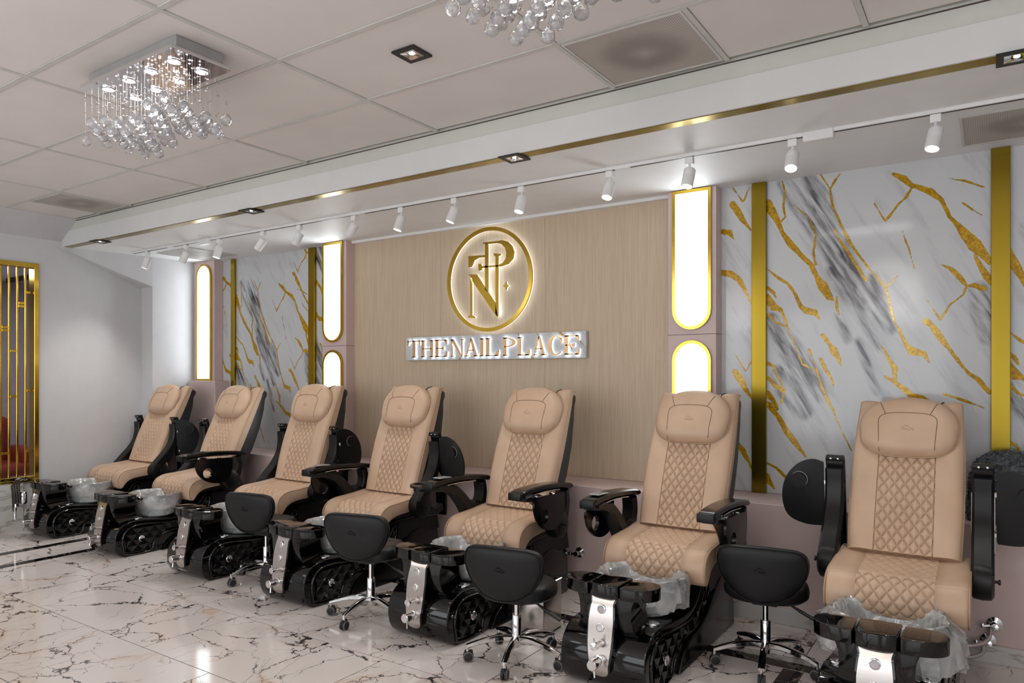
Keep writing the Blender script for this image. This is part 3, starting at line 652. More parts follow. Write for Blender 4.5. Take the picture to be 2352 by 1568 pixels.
# ------------------------------------------------------------------ lighting track
YT = 4.03
track = thing('light_track', 'long white lighting track fixed under the soffit', 'light track', (-3.5, YT, ZS))
tr = MB(); tr.box(-3.97, 6.0, -0.017, 0.017, -0.020, 0.0, 0.002, 1); put('rail', (tr, 'white_plastic'), track)
put('slot', (MB().box(-3.95, 6.0, -0.006, 0.006, -0.0215, -0.0195), 'black_metal'), track)
for x in (-2.68, 2.74): put('feed_box', (MB().box(x - 0.075, x + 0.075, -0.026, 0.026, -0.052, 0.0, 0.004, 1), 'white_plastic'), track)
for x in (-3.26, -0.63, 1.62): put('joiner', (MB().box(x - 0.05, x + 0.05, -0.018, 0.018, -0.0225, -0.001), 'white_plastic'), track)
hx = [-7.18, -6.50, -5.97, -5.33, -4.85, -4.20, -3.70, -3.19, -2.62, -1.97, -1.46, -0.89, -0.23]
tilt = [14, 26, 8, 40, 24, 30, 12, 16, 5, 2, 5, 0, 9]
pitch = [-14, -10, -14, -10, -12, -12, -14, -14, -15, -22, -15, -28, -18]
nth = ['first', 'second', 'third', 'fourth', 'fifth', 'sixth', 'seventh', 'eighth', 'ninth', 'tenth', 'eleventh', 'twelfth', 'thirteenth']
stem_me = MB().tube([(0, 0, -0.036), (0, 0, -0.072)], 0.007, 8).mesh('stem', 'white_plastic')
mount_me = MB().box(-0.024, 0.024, -0.017, 0.017, -0.04, -0.0, 0.003, 1).mesh('mount', 'white_plastic')
head_me = MB().lathe([(0.0, 0.018), (0.028, 0.016), (0.034, 0.008), (0.034, -0.03), (0.0335, -0.0305), (0.034, -0.032), (0.034, -0.095), (0.030, -0.095), (0.028, -0.088), (0.0, -0.088)], 28, caps=False).mesh('head', 'white_plastic', 40)
lens_me = MB().lathe([(0.0295, -0.0935), (0.0, -0.0915)], 24, caps=False).mesh('lens', 'lamp_glow')
for i, x in enumerate(hx):
    t = thing('track_spotlight', f'white cylinder track spotlight, {nth[i]} from the left end of the track', 'spotlight', (x, YT, ZS - 0.0228), group='track spotlights')
    put('mount', mount_me, t); put('stem', stem_me, t)
    h = put('head', head_me, t, (0, 0, -0.082), (R(pitch[i]), R(tilt[i]), 0)); put('lens', lens_me, h)
    d = bpy.data.lights.new('spot_beam', 'SPOT'); d.energy = 16; d.spot_size = R(75); d.spot_blend = 0.7; d.shadow_soft_size = 0.03; d.color = (1.0, 0.97, 0.93)
    o = bpy.data.objects.new('spot_beam', d); COL.objects.link(o)
    Rm = Matrix.Rotation(R(tilt[i]), 4, 'Y') @ Matrix.Rotation(R(pitch[i]), 4, 'X')
    o.matrix_world = Matrix.Translation((x, YT, ZS - 0.102)) @ Rm @ Matrix.Translation((0, 0, -0.10))

# ------------------------------------------------------------------ chandeliers
def crystal_mesh(r_):
    bm = bmesh.new(); bmesh.ops.create_icosphere(bm, subdivisions=2, radius=r_)
    for v in bm.verts:
        if v.co.z > r_ * 0.55: v.co.z += (v.co.z - r_ * 0.55) * 0.55
    me = bpy.data.meshes.new('crystal_ball'); bm.to_mesh(me); bm.free(); me.materials.append(M['crystal']); return me
ball_me = crystal_mesh(0.0265)
lamp_me = MB().lathe([(0.0, -0.006), (0.026, -0.006), (0.028, -0.002)], 20, caps=False).mesh('lamp', 'lamp_glow')
lring_me = MB().lathe([(0.028, -0.007), (0.034, -0.006), (0.034, 0.0)], 20, caps=False).mesh('lamp_ring', 'chrome')
def chandelier(cx, cy, label, seed):
    t = thing('crystal_chandelier', label, 'chandelier', (cx, cy, ZC)); rr = random.Random(seed)
    put('canopy_box', (MB().box(-0.385, 0.385, -0.118, 0.118, -0.062, -0.004, 0.002, 1), 'canopy_metal'), t)
    put('mirror_plate', (MB().box(-0.405, 0.405, -0.150, 0.150, -0.080, -0.062, 0.001, 1), 'chrome'), t)
    for i in range(4):
        for j in range(2):
            l = put('lamp', lamp_me, t, (-0.29 + 0.193 * i, -0.07 + 0.14 * j, -0.0805)); put('lamp_ring', lring_me, l)
    d = bpy.data.lights.new('chandelier_light', 'AREA'); d.shape = 'RECTANGLE'; d.size = 0.7; d.size_y = 0.22; d.energy = 1.3; d.color = (1, 0.97, 0.95)
    o = bpy.data.objects.new('chandelier_light', d); COL.objects.link(o); o.location = (cx, cy, ZC - 0.09)
    NX, NY = 13, 6
    for i in range(NX):
        for j in range(NY):
            x = -0.385 + 0.77 * i / (NX - 1); y = -0.135 + 0.27 * j / (NY - 1)
            wv = math.sin(i / (NX - 1) * math.pi * 3.0 + j * 0.5)
            z = -0.345 + 0.028 * wv + (0.045 if (i + j) % 2 else 0) + rr.uniform(-0.008, 0.008)
            m = MB(); m.tube([(0, 0, -0.08 - z), (0, 0, 0.026)], 0.0005, 3)
            ln = -0.08 - z
            for q in range(rr.randint(2, 4)):
                zz = rr.uniform(0.06, ln * 0.92); a = 0.0075
                m.add([(a, 0, zz), (0, a, zz), (-a, 0, zz), (0, -a, zz), (0, 0, zz + 0.005), (0, 0, zz - 0.005)], [(0, 1, 4), (1, 2, 4), (2, 3, 4), (3, 0, 4), (1, 0, 5), (2, 1, 5), (3, 2, 5), (0, 3, 5)])
            bl = put('crystal_ball', ball_me, t, (x, y, z), (0, 0, rr.uniform(0, 3)))
            put('strand', (m, 'wire', 20), bl)
chandelier(-3.41, 1.945, 'crystal ball chandelier hanging under the ceiling at the upper left', 11)
chandelier(-1.055, 1.945, 'crystal ball chandelier cut off by the top picture edge', 12)
# ------------------------------------------------------------------ pedicure chairs: one set of part meshes, assembled seven times
YZ = lambda a, b, d: (d, a, b)
def quilt(x, s, a=0.054, b=0.080, d=0.012, w_=0.0075):
    p = x / a + s / b; q_ = x / a - s / b
    def dist(v): f_ = v - math.floor(v); return min(f_, 1 - f_) * a * 0.83
    e = min(dist(p), dist(q_)); quilt.e = e; return -d * math.exp(-e / w_)
def resample(pts, step):
    P = [np.array(p, float) for p in pts]; out = [P[0]]; acc = 0.0; S = [0.0]
    for a, b in zip(P[:-1], P[1:]): S.append(S[-1] + float(np.linalg.norm(b - a)))
    n_ = max(2, int(round(S[-1] / step))); o = []
    for i in range(n_ + 1):
        t = S[-1] * i / n_; k = min(len(S) - 2, max(0, int(np.searchsorted(S, t, 'right') - 1))); u = (t - S[k]) / max(1e-9, S[k + 1] - S[k])
        o.append(P[k] * (1 - u) + P[k + 1] * u)
    return o
def with_crease_shade(me, vals):
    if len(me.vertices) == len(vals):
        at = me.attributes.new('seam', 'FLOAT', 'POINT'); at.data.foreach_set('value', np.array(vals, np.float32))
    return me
# seat cushion: waterfall section swept across, with the quilted middle pressed in
def seat_mesh(hw=0.295, qh=0.158):
    top = catmull([(1.06, 0.600), (0.95, 0.594), (0.85, 0.584), (0.75, 0.577), (0.67, 0.572), (0.612, 0.556), (0.575, 0.525), (0.556, 0.485), (0.553, 0.448), (0.562, 0.412), (0.585, 0.390)], 8)
    top = resample(top, 0.0042)
    und = [np.array(p) for p in catmull([(0.585, 0.390), (0.605, 0.394), (0.625, 0.420), (0.665, 0.458), (0.74, 0.480), (0.9, 0.49), (1.06, 0.495)], 4)][1:]
    loop = top + und; nt = len(top); ctr = np.mean(loop, axis=0)
    nrm = []
    for i, p in enumerate(loop):
        a = loop[max(0, i - 1)]; b = loop[min(len(loop) - 1, i + 1)]; d = (b - a) / (np.linalg.norm(b - a) + 1e-9); nrm.append(np.array([-d[1], d[0]]) * -1)
    # make normals point outward (up on the top run)
    if nrm[2][1] < 0: nrm = [-n_ for n_ in nrm]
    xs_ = [-hw, -hw + 0.004, -hw + 0.012, -hw + 0.026, -0.235, -0.20] + list(np.linspace(-qh - 0.006, qh + 0.006, 105)) + [0.20, 0.235, hw - 0.026, hw - 0.012, hw - 0.004, hw]
    rings = []; seam = []
    for x in xs_:
        e = hw - abs(x); ins = 0.0
        if e < 0.026: ins = 0.022 * (1 - math.sqrt(max(0, 1 - (1 - e / 0.026) ** 2)))
        ring = []
        for i, p in enumerate(loop):
            off = -ins if i < nt else -ins * 0.4; sv = 0.0
            if i < nt:
                s_ = i * 0.0042
                if abs(x) < qh and s_ < (nt - 1) * 0.0042 - 0.01:
                    flat = 0.35 if p[0] > 0.66 else 1.0
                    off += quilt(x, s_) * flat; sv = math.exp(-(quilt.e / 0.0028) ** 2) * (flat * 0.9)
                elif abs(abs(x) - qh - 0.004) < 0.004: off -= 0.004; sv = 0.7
                off += 0.006 * (abs(x) / hw) ** 2 if p[0] > 0.62 else 0
            pp = p + nrm[i] * off
            ring.append((x, float(pp[0]), float(pp[1]))); seam.append(sv)
        rings.append(ring)
    return with_crease_shade(MB().ring(rings, True).mesh('seat', 'tan_leather', 50), seam)
seat_me = seat_mesh()
def seat_piping(sx):
    p = catmull([(1.0, 0.592), (0.85, 0.579), (0.75, 0.571), (0.67, 0.566), (0.614, 0.551), (0.577, 0.523), (0.558, 0.485), (0.556, 0.448), (0.566, 0.413), (0.588, 0.394)], 4)
    return MB().tube([(sx * 0.291, a, b) for a, b in p], 0.0042, 6)
seat_pipe_me = [seat_piping(k).mesh('piping', 'tan_piping') for k in (1, -1)]

# backrest in its own frame: z runs up the back, -y is the front
BL = 0.86
def back_front(x, v, hw):
    u = abs(x) / hw
    y = -0.055 - 0.030 * math.sin(math.pi * min(1, v / BL)) * (1 - 0.15 * u) - 0.012 * math.exp(-((u - 0.75) / 0.2) ** 2)
    return y
def hw_at(v):
    t = v / BL; return 0.240 + 0.020 * math.sin(math.pi * min(1, 0.15 + t * 0.8))
def back_mesh():
    vs_ = list(np.arange(0, BL - 0.03, 0.0042)) + [BL - 0.03, BL - 0.016, BL - 0.006, BL]
    qh = 0.128; rings = []; seam = []
    for v in vs_:
        hw = hw_at(v); e = BL - v; sh = 0.0
        if e < 0.03: sh = 0.045 * (1 - math.sqrt(max(0, 1 - (1 - e / 0.03) ** 2)))
        xs_ = [-hw, -hw + 0.004, -hw + 0.014, -hw + 0.035, -hw * 0.5 - qh * 0.5] + list(np.linspace(-qh - 0.005, qh + 0.005, 91)) + [hw * 0.5 + qh * 0.5, hw - 0.035, hw - 0.014, hw - 0.004, hw]
        ring = []
        dip = 0.012 * math.exp(-((v - BL) / 0.05) ** 2)
        for x in xs_:
            y = back_front(x, v, hw) + sh; ee = hw - abs(x)
            if ee < 0.035: y += 0.035 * (1 - math.sqrt(max(0, 1 - (1 - ee / 0.035) ** 2)))
            sv = 0.0
            if abs(x) < qh: y -= quilt(x, v, 0.0485, 0.072, 0.014, 0.0075) + 0.006
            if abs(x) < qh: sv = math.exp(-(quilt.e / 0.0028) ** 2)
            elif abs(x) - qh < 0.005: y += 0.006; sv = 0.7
            zz = v + (0.020 * (abs(x) / hw) ** 3 - 0.006) * (v / BL) ** 6
            ring.append((x, y, zz)); seam.append(sv)
        for x in (hw - 0.006, hw * 0.5, 0, -hw * 0.5, -hw + 0.006): seam.append(0.0); ring.append((x, 0.012 if e > 0.03 else 0.012, v + (0.014 * (abs(x) / hw) ** 3 - 0.006) * (v / BL) ** 6))
        rings.append(ring)
    return with_crease_shade(MB().ring(rings, True).mesh('backrest', 'tan_leather', 50), seam)
back_me = back_mesh()
back_pipe_me = []
for sx in (-1, 1): back_pipe_me.append(MB().tube([(sx * (hw_at(v) - 0.002), back_front(hw_at(v), v, hw_at(v)) + 0.030, v + 0.012 * (v / BL) ** 6) for v in np.linspace(0, BL - 0.012, 24)], 0.005, 6).mesh('piping', 'tan_piping'))
def shell_mesh():
    rings = []
    for v, d0, d1, k in ((-0.10, 0.02, 0.07, 0.75), (-0.06, 0.012, 0.10, 0.9), (0.1, 0.012, 0.135, 0.97), (0.3, 0.012, 0.145, 0.98), (0.5, 0.012, 0.135, 0.98), (0.68, 0.012, 0.105, 0.98), (0.78, 0.012, 0.075, 0.98), (0.82, 0.006, 0.082, 0.985), (0.846, 0.012, 0.075, 0.97), (0.855, 0.02, 0.06, 0.93)):
        hw = hw_at(max(0, v)) * k; e = 0.03
        rings.append([(-hw, d0, v), (hw, d0, v), (hw, d0 + (d1 - d0) * 0.55, v), (hw - e * 0.4, d1 - 0.012, v), (hw - e * 1.6, d1, v), (-hw + e * 1.6, d1, v), (-hw + e * 0.4, d1 - 0.012, v), (-hw, d0 + (d1 - d0) * 0.55, v)])
    return MB().ring(rings, True).mesh('shell', 'grey_shell', 40)
shell_me = shell_mesh()
# strap slit beside the pillow
strap_me = MB().tube([(0.135, -0.075, BL - 0.055), (0.15, -0.062, BL - 0.015), (0.156, -0.03, BL + 0.006), (0.158, 0.0, BL + 0.006)], 0.003, 6).mesh('strap', 'black_plastic')
# headrest pillow
PW, PT, PB = 0.232, 0.178, 0.168
def pil_edge(a):
    c_, s_ = math.cos(a), math.sin(a)
    n_ = 2.2 if s_ >= 0 else 3.3; hh = PT if s_ >= 0 else PB; wd = PW * (1 if s_ >= 0 else 0.985)
    return wd * math.copysign(abs(c_) ** (2 / n_), c_), hh * math.copysign(abs(s_) ** (2 / n_), s_)
def pil_h(t): return 0.066 * max(0.0, 1 - t ** 5) ** 0.55
def pil_surf(x, z):
    a = math.atan2(z / (PT if z >= 0 else PB), x / PW); ex, ez = pil_edge(a); r_ = math.hypot(x, z) / max(1e-6, math.hypot(ex, ez)); return -pil_h(min(1, r_)) - 0.012
def in_panel(x, z):
    # distance to the D seam (negative inside)
    if z > 0.0:
        d = (abs(x / 0.136) ** 3.2 + abs(z / 0.058) ** 3.2) ** (1 / 3.2) - 1; return d * 0.07
    return abs(x) - (0.136 - 0.06 * -z)
def pillow_mesh():
    na, nr = 72, 20; vs_ = [(0, pil_surf(0, 0), 0)]; fs = []
    for k in range(1, nr + 1):
        t = 1 - (1 - k / nr) ** 1.5
        for j in range(na):
            a = 2 * math.pi * j / na; ex, ez = pil_edge(a); x, z = ex * t, ez * t
            y = -pil_h(t) - 0.012; dd = in_panel(x, z)
            if t < 0.97: y += 0.0
            vs_.append((x, y, z))
    for j in range(na):
        fs.append((0, 1 + j, 1 + (j + 1) % na))
        for k in range(nr - 1): fs.append((1 + k * na + j, 1 + (k + 1) * na + j, 1 + (k + 1) * na + (j + 1) % na, 1 + k * na + (j + 1) % na))
    b0 = len(vs_)
    for j in range(na): ex, ez = pil_edge(2 * math.pi * j / na); vs_.append((ex * 0.97, 0.006, ez * 0.97))
    l0 = 1 + (nr - 1) * na
    for j in range(na): fs.append((l0 + j, b0 + j, b0 + (j + 1) % na, l0 + (j + 1) % na))
    fs.append(tuple(b0 + j for j in range(na)))
    return MB().add(vs_, fs).mesh('headrest_pillow', 'tan_leather', 60)
pillow_me = pillow_mesh()
sm = MB()
D = [(-(0.136 - 0.06 * 0.16), -0.160)] + [(-(0.136 - 0.06 * -z), z) for z in (-0.10, -0.05, 0.0)] + [(0.136 * math.copysign(abs(math.cos(a)) ** (2 / 3.2), math.cos(a)), 0.058 * abs(math.sin(a)) ** (2 / 3.2)) for a in np.linspace(math.pi - 0.1, 0.1, 22)] + [(0.136 - 0.06 * -z, z) for z in (0.0, -0.05, -0.10)] + [(0.136 - 0.06 * 0.145, -0.143)]
sm.tube([(x, pil_surf(x, z) - 0.0014, z) for x, z in D], 0.0016, 4)
for sx in (-1, 1):
    ln = [(sx * (0.104 + 0.030 * k / 6), 0.050 + 0.075 * k / 6) for k in range(7)]
    sm.tube([(x, pil_surf(x, z) - 0.0014, z) for x, z in ln], 0.0016, 4)
seam_me = sm.mesh('pillow_seam', 'tan_seam')
ed = [pil_edge(2 * math.pi * j / 60) for j in range(60)]
pil_pipe_me = MB().tube([(x * 1.0, -0.012, z * 1.0) for x, z in ed], 0.0042, 6, closed=True).mesh('pillow_piping', 'tan_piping')
# stitched animal-head mark on the pillow and the stool backs
MARK = [[(-0.030, -0.004), (-0.016, 0.004), (-0.008, 0.016), (-0.004, 0.008), (0.004, 0.014), (0.006, 0.006), (0.018, 0.000), (0.032, -0.010), (0.020, -0.011), (0.008, -0.006), (-0.006, -0.004), (-0.018, -0.008)],
        [(-0.022, -0.010), (-0.008, -0.010), (0.006, -0.013), (0.018, -0.016)]]
mk = MB()
for p in MARK: mk.tube([(x, pil_surf(x, z - 0.03) - 0.0003, z - 0.03) for x, z in p], 0.0012, 4)
mark_me = mk.mesh('stitched_mark', 'tan_piping')

# base
prof = catmull([(0.03, 0.0), (-0.018, 0.03), (-0.046, 0.085), (-0.052, 0.15), (-0.034, 0.215), (0.01, 0.262), (0.07, 0.285), (0.16, 0.290), (0.28, 0.276), (0.42, 0.262), (0.54, 0.268), (0.63, 0.30), (0.70, 0.36), (0.745, 0.42), (0.80, 0.445)], 3) + [(1.12, 0.445)] + catmull([(1.12, 0.445), (1.22, 0.40), (1.275, 0.28), (1.29, 0.0)], 4)[1:]
base_me = MB().prism(prof, -0.222, 0.222, YZ, 0.012, 3).mesh('base', 'black_gloss', 30)
neck_me = MB().ring([[(sx * a, y, z) for sx, y in ((-1, y0), (-0.7, y0 - 0.01), (0.7, y0 - 0.01), (1, y0), (1, y1), (-1, y1))] for a, y0, y1, z in ((0.160, 0.02, 0.205, 0.27), (0.140, 0.0, 0.185, 0.30), (0.132, -0.012, 0.165, 0.36), (0.136, -0.012, 0.16, 0.41), (0.150, -0.01, 0.15, 0.450))], True).mesh('neck', 'black_gloss', 40)
mid = catmull([(-0.076, -0.025), (-0.04, -0.042), (0.0, -0.046), (0.04, -0.042), (0.076, -0.025)], 4) + [(0.079, 0.14), (-0.079, 0.14)]
side = [(0.082, -0.026)] + catmull([(0.088, -0.030), (0.15, -0.022), (0.205, 0.0), (0.238, 0.045), (0.238, 0.095), (0.21, 0.135), (0.15, 0.15)], 4) + [(0.086, 0.14)]
XY = lambda a, b, d: (a, b, d)
foot_mid_me = MB().prism(mid, 0.444, 0.508, XY, 0.016, 4).mesh('footrest_pad', 'black_gloss', 50)
foot_r_me = MB().prism(side, 0.444, 0.502, XY, 0.020, 4).mesh('footrest_pad', 'black_gloss', 50)
foot_l_me = MB().prism([(-a, b) for a, b in side][::-1], 0.444, 0.502, XY, 0.020, 4).mesh('footrest_pad', 'black_gloss', 50)
pc = catmull([(-0.014, 0.446), (-0.034, 0.405), (-0.050, 0.33), (-0.062, 0.25), (-0.071, 0.18), (-0.071, 0.125), (-0.062, 0.088)], 5)
def strip(hws, grow, d0, d1):
    rings = []; k = len(pc)
    for i, (y, z) in enumerate(pc):
        t = i / (k - 1); a = pc[max(0, i - 1)]; b = pc[min(k - 1, i + 1)]; dy, dz = b[0] - a[0], b[1] - a[1]; L = math.hypot(dy, dz); ny, nz = dz / L, -dy / L
        hw = np.interp(t, [0, 0.12, 0.32, 0.55, 0.8, 1.0], hws) + grow
        if t > 0.84: hw *= math.sqrt(max(0.03, 1 - ((t - 0.84) / 0.165) ** 2))
        rings.append([(-hw, y + ny * d0, z + nz * d0), (hw, y + ny * d0, z + nz * d0), (hw, y + ny * d1, z + nz * d1), (-hw, y + ny * d1, z + nz * d1)])
    return MB().ring(rings, True)
HW = [0.066, 0.054, 0.064, 0.060, 0.048, 0.050]
plate_me = strip(HW, 0.0, 0.004, 0.008).mesh('tap_plate', 'brushed_steel', 40)
pback_me = strip(HW, 0.008, -0.028, 0.004).mesh('plate_backing', 'black_gloss', 40)
def plate_pt(z):
    for (a, b), (c_, d) in zip(pc[:-1], pc[1:]):
        if b >= z >= d: return a + (c_ - a) * (b - z) / (b - d)
    return pc[-1][0]
RX = Matrix.Rotation(R(90), 4, 'X')
def ax(y, z, tilt_=0): return Matrix.Translation((0, y, z)) @ Matrix.Rotation(R(90 + tilt_), 4, 'X')
def button(z, r_): return MB().lathe([(0, 0.016), (r_ * 0.7, 0.016), (r_ * 0.78, 0.014), (r_, 0.013), (r_ * 1.05, 0.009), (r_ * 1.05, 0.004)], 24, ax(plate_pt(z), z, -8), caps=False)
bt1_me = button(0.392, 0.021).mesh('button', 'chrome', 40); bt2_me = button(0.309, 0.020).mesh('button', 'chrome', 40)
kn = MB(); y_ = plate_pt(0.24); kn.lathe([(0.015, 0.004), (0.015, 0.04), (0.019, 0.042), (0.019, 0.066), (0, 0.068)], 20, ax(y_, 0.24), caps=False); kn.tube([(0, y_ - 0.056, 0.255), (0.0, y_ - 0.060, 0.278)], 0.004, 6); knob_me = kn.mesh('tap_knob', 'chrome', 40)
kn = MB(); y_ = plate_pt(0.16); kn.lathe([(0.028, 0.004), (0.028, 0.012), (0.022, 0.014), (0.022, 0.045), (0.025, 0.047), (0.025, 0.078), (0.022, 0.081), (0, 0.081)], 24, ax(y_, 0.16), caps=False); kn.tube([(0.004, y_ - 0.062, 0.138), (0.012, y_ - 0.070, 0.105)], 0.005, 6); mixer_me = kn.mesh('mixer_tap', 'chrome', 40)
cap_me = MB().lathe([(0.034, 0.0), (0.034, 0.006), (0.030, 0.009), (0.010, 0.010), (0.008, 0.013), (0, 0.013)], 28, caps=False).mesh('drain_cap', 'chrome', 40)
# faceted side panel
def facet_panel():
    outl = catmull([(0.045, 0.02), (0.020, 0.07), (0.010, 0.13), (0.022, 0.185), (0.06, 0.228), (0.11, 0.245), (0.20, 0.248), (0.32, 0.235), (0.45, 0.225), (0.56, 0.232), (0.66, 0.27), (0.73, 0.34), (0.77, 0.40), (0.80, 0.37), (0.77, 0.28), (0.70, 0.20), (0.60, 0.165), (0.46, 0.16), (0.36, 0.14), (0.28, 0.09), (0.24, 0.02)], 3, True)
    def inside(y, z):
        c_ = False; n_ = len(outl)
        for i in range(n_):
            (a, b), (d, e) = outl[i], outl[(i + 1) % n_]
            if (b > z) != (e > z) and y < (d - a) * (z - b) / (e - b) + a: c_ = not c_
        return c_
    m = MB(); g = 0.047
    for i in range(-1, 20):
        for j in range(-1, 11):
            y0, z0 = i * g - 0.005, j * g - 0.012
            c_ = [(y0, z0), (y0 + g, z0), (y0 + g, z0 + g), (y0, z0 + g)]
            if not inside(y0 + g / 2, z0 + g / 2) or sum(inside(a, b) for a, b in c_) < 3: continue
            hh = [0.016 if (i + ii + j + jj) % 2 == 0 else 0.003 for ii, jj in ((0, 0), (1, 0), (1, 1), (0, 1))]
            hh = [h_ if inside(a, b) else 0.001 for h_, (a, b) in zip(hh, c_)]
            V = [(0.2235 + h_, a, b) for h_, (a, b) in zip(hh, c_)] + [(0.2235 + 0.004, y0 + g / 2, z0 + g / 2)]
            for k in range(4): m.add([V[k], V[(k + 1) % 4], V[4]], [(0, 1, 2)])
    rim = MB().tube([(0.224, y, z) for y, z in outl], 0.0095, 6, closed=True)
    return m, rim
fm, rim = facet_panel()
def mirror(m): return [(-x, y, z) for x, y, z in m.v], [f[::-1] for f in m.f]
facet_r = fm.mesh('facet_panel', 'black_gloss_plastic', 2, False); rim_r = rim.mesh('panel_rim', 'black_gloss', 60)
facet_l = MB().add(*mirror(fm)).mesh('facet_panel', 'black_gloss_plastic', 2, False); rim_l = MB().add(*mirror(rim)).mesh('panel_rim', 'black_gloss', 60)
disc_r = MB().lathe([(0.026, 0.0), (0.026, 0.012), (0.022, 0.016), (0.012, 0.014), (0, 0.014)], 24, Matrix.Translation((0.228, 0.165, 0.135)) @ Matrix.Rotation(R(90), 4, 'Y'), caps=False).mesh('side_badge', 'chrome', 40)
# smooth wheel-arch fender low on the side
fen = MB()
for sx in (-1, 1):
    arch = catmull([(0.34, 0.0), (0.40, 0.08), (0.50, 0.135), (0.62, 0.150), (0.76, 0.20), (0.90, 0.30), (1.02, 0.34), (1.14, 0.30), (1.22, 0.18), (1.25, 0.0)], 4)
    fen.prism(arch, sx * 0.215, sx * 0.240, YZ, 0.008, 2)
fender_me = fen.mesh('fender', 'black_gloss_plastic', 35)
ped = MB(); ped.box(-0.20, 0.20, 0.66, 1.16, 0.43, 0.50, 0.012, 2); ped.box(-0.24, 0.24, 0.64, 1.10, 0.472, 0.502, 0.006, 1)
for sx in (-1, 1): ped.box(sx * 0.25 - 0.012, sx * 0.25 + 0.012, 0.68, 1.08, 0.455, 0.49, 0.003, 1)
ped_me = ped.mesh('seat_carriage', 'black_metal', 35)
ped2 = MB().ring([[(-a, y0, z), (a, y0, z), (a, y1, z), (-a, y1, z)] for a, y0, y1, z in ((0.235, 0.80, 1.27, 0.30), (0.225, 0.82, 1.26, 0.42), (0.19, 0.86, 1.22, 0.455))], True).mesh('rear_housing', 'black_plastic', 35)
# basin
def bowl_mesh():
    prof_ = [(0.13, 0.0), (0.150, 0.012), (0.168, 0.06), (0.185, 0.12), (0.198, 0.165), (0.208, 0.185), (0.200, 0.19), (0.190, 0.17), (0.176, 0.12), (0.158, 0.06), (0.14, 0.022), (0.0, 0.016)]
    n_ = 44; rings = []
    for k, (r_, z) in enumerate(prof_):
        ring = []
        for j in range(n_):
            bmp = 0.004 * ((j + k) % 2) if 1 <= k <= 4 else 0
            a = 2 * math.pi * j / n_; ring.append((1.02 * (r_ + bmp) * math.cos(a), (r_ + bmp) * math.sin(a), z))
        rings.append(ring)
    return MB().ring([[(x * 1.07, y * 1.0, z * 1.05) for x, y, z in r_] for r_ in rings], True).mesh('bowl', 'bowl_glass', 12)
bowl_me = bowl_mesh()
def liner_mesh(seed, amp, flare, drop):
    rings = []; n_ = 96
    pr = [(0.150, 0.03), (0.168, 0.08), (0.182, 0.13), (0.196, 0.172), (0.206, 0.196), (0.214, 0.19), (0.216 + flare * 0.6, 0.155 - drop * 0.3), (0.208 + flare * 0.9, 0.11 - drop), (0.192 + flare, 0.07 - drop)]
    # inside run first, then folded over the lip
    pr = [(0.14, 0.026), (0.155, 0.06), (0.172, 0.12), (0.186, 0.17)] + pr[4:]
    for k, (r_, z) in enumerate(pr):
        ring = []
        for j in range(n_):
            a = 2 * math.pi * j / n_; u = Vector((math.cos(a) * 3.5, math.sin(a) * 3.5, k * 0.7 + seed * 9.7))
            f_ = amp * (0.3 + k / len(pr))
            dr = mnoise.noise(u * 1.3) * 1.1 * f_ + mnoise.noise(u * 3.3) * 0.7 * f_ + mnoise.noise(u * 6.5) * 0.3 * f_
            dz = (mnoise.noise(u * 1.3 + Vector((4, 1, 2))) + 0.3 * mnoise.noise(u * 3 + Vector((1, 7, 2)))) * f_
            rr_ = max(r_ + dr, 0.05); ring.append((rr_ * math.cos(a) * 1.09, rr_ * math.sin(a), max(z + dz, 0.004)))
        rings.append(ring)
    return MB().ring(rings, False).mesh('plastic_liner', 'plastic_film', 25)

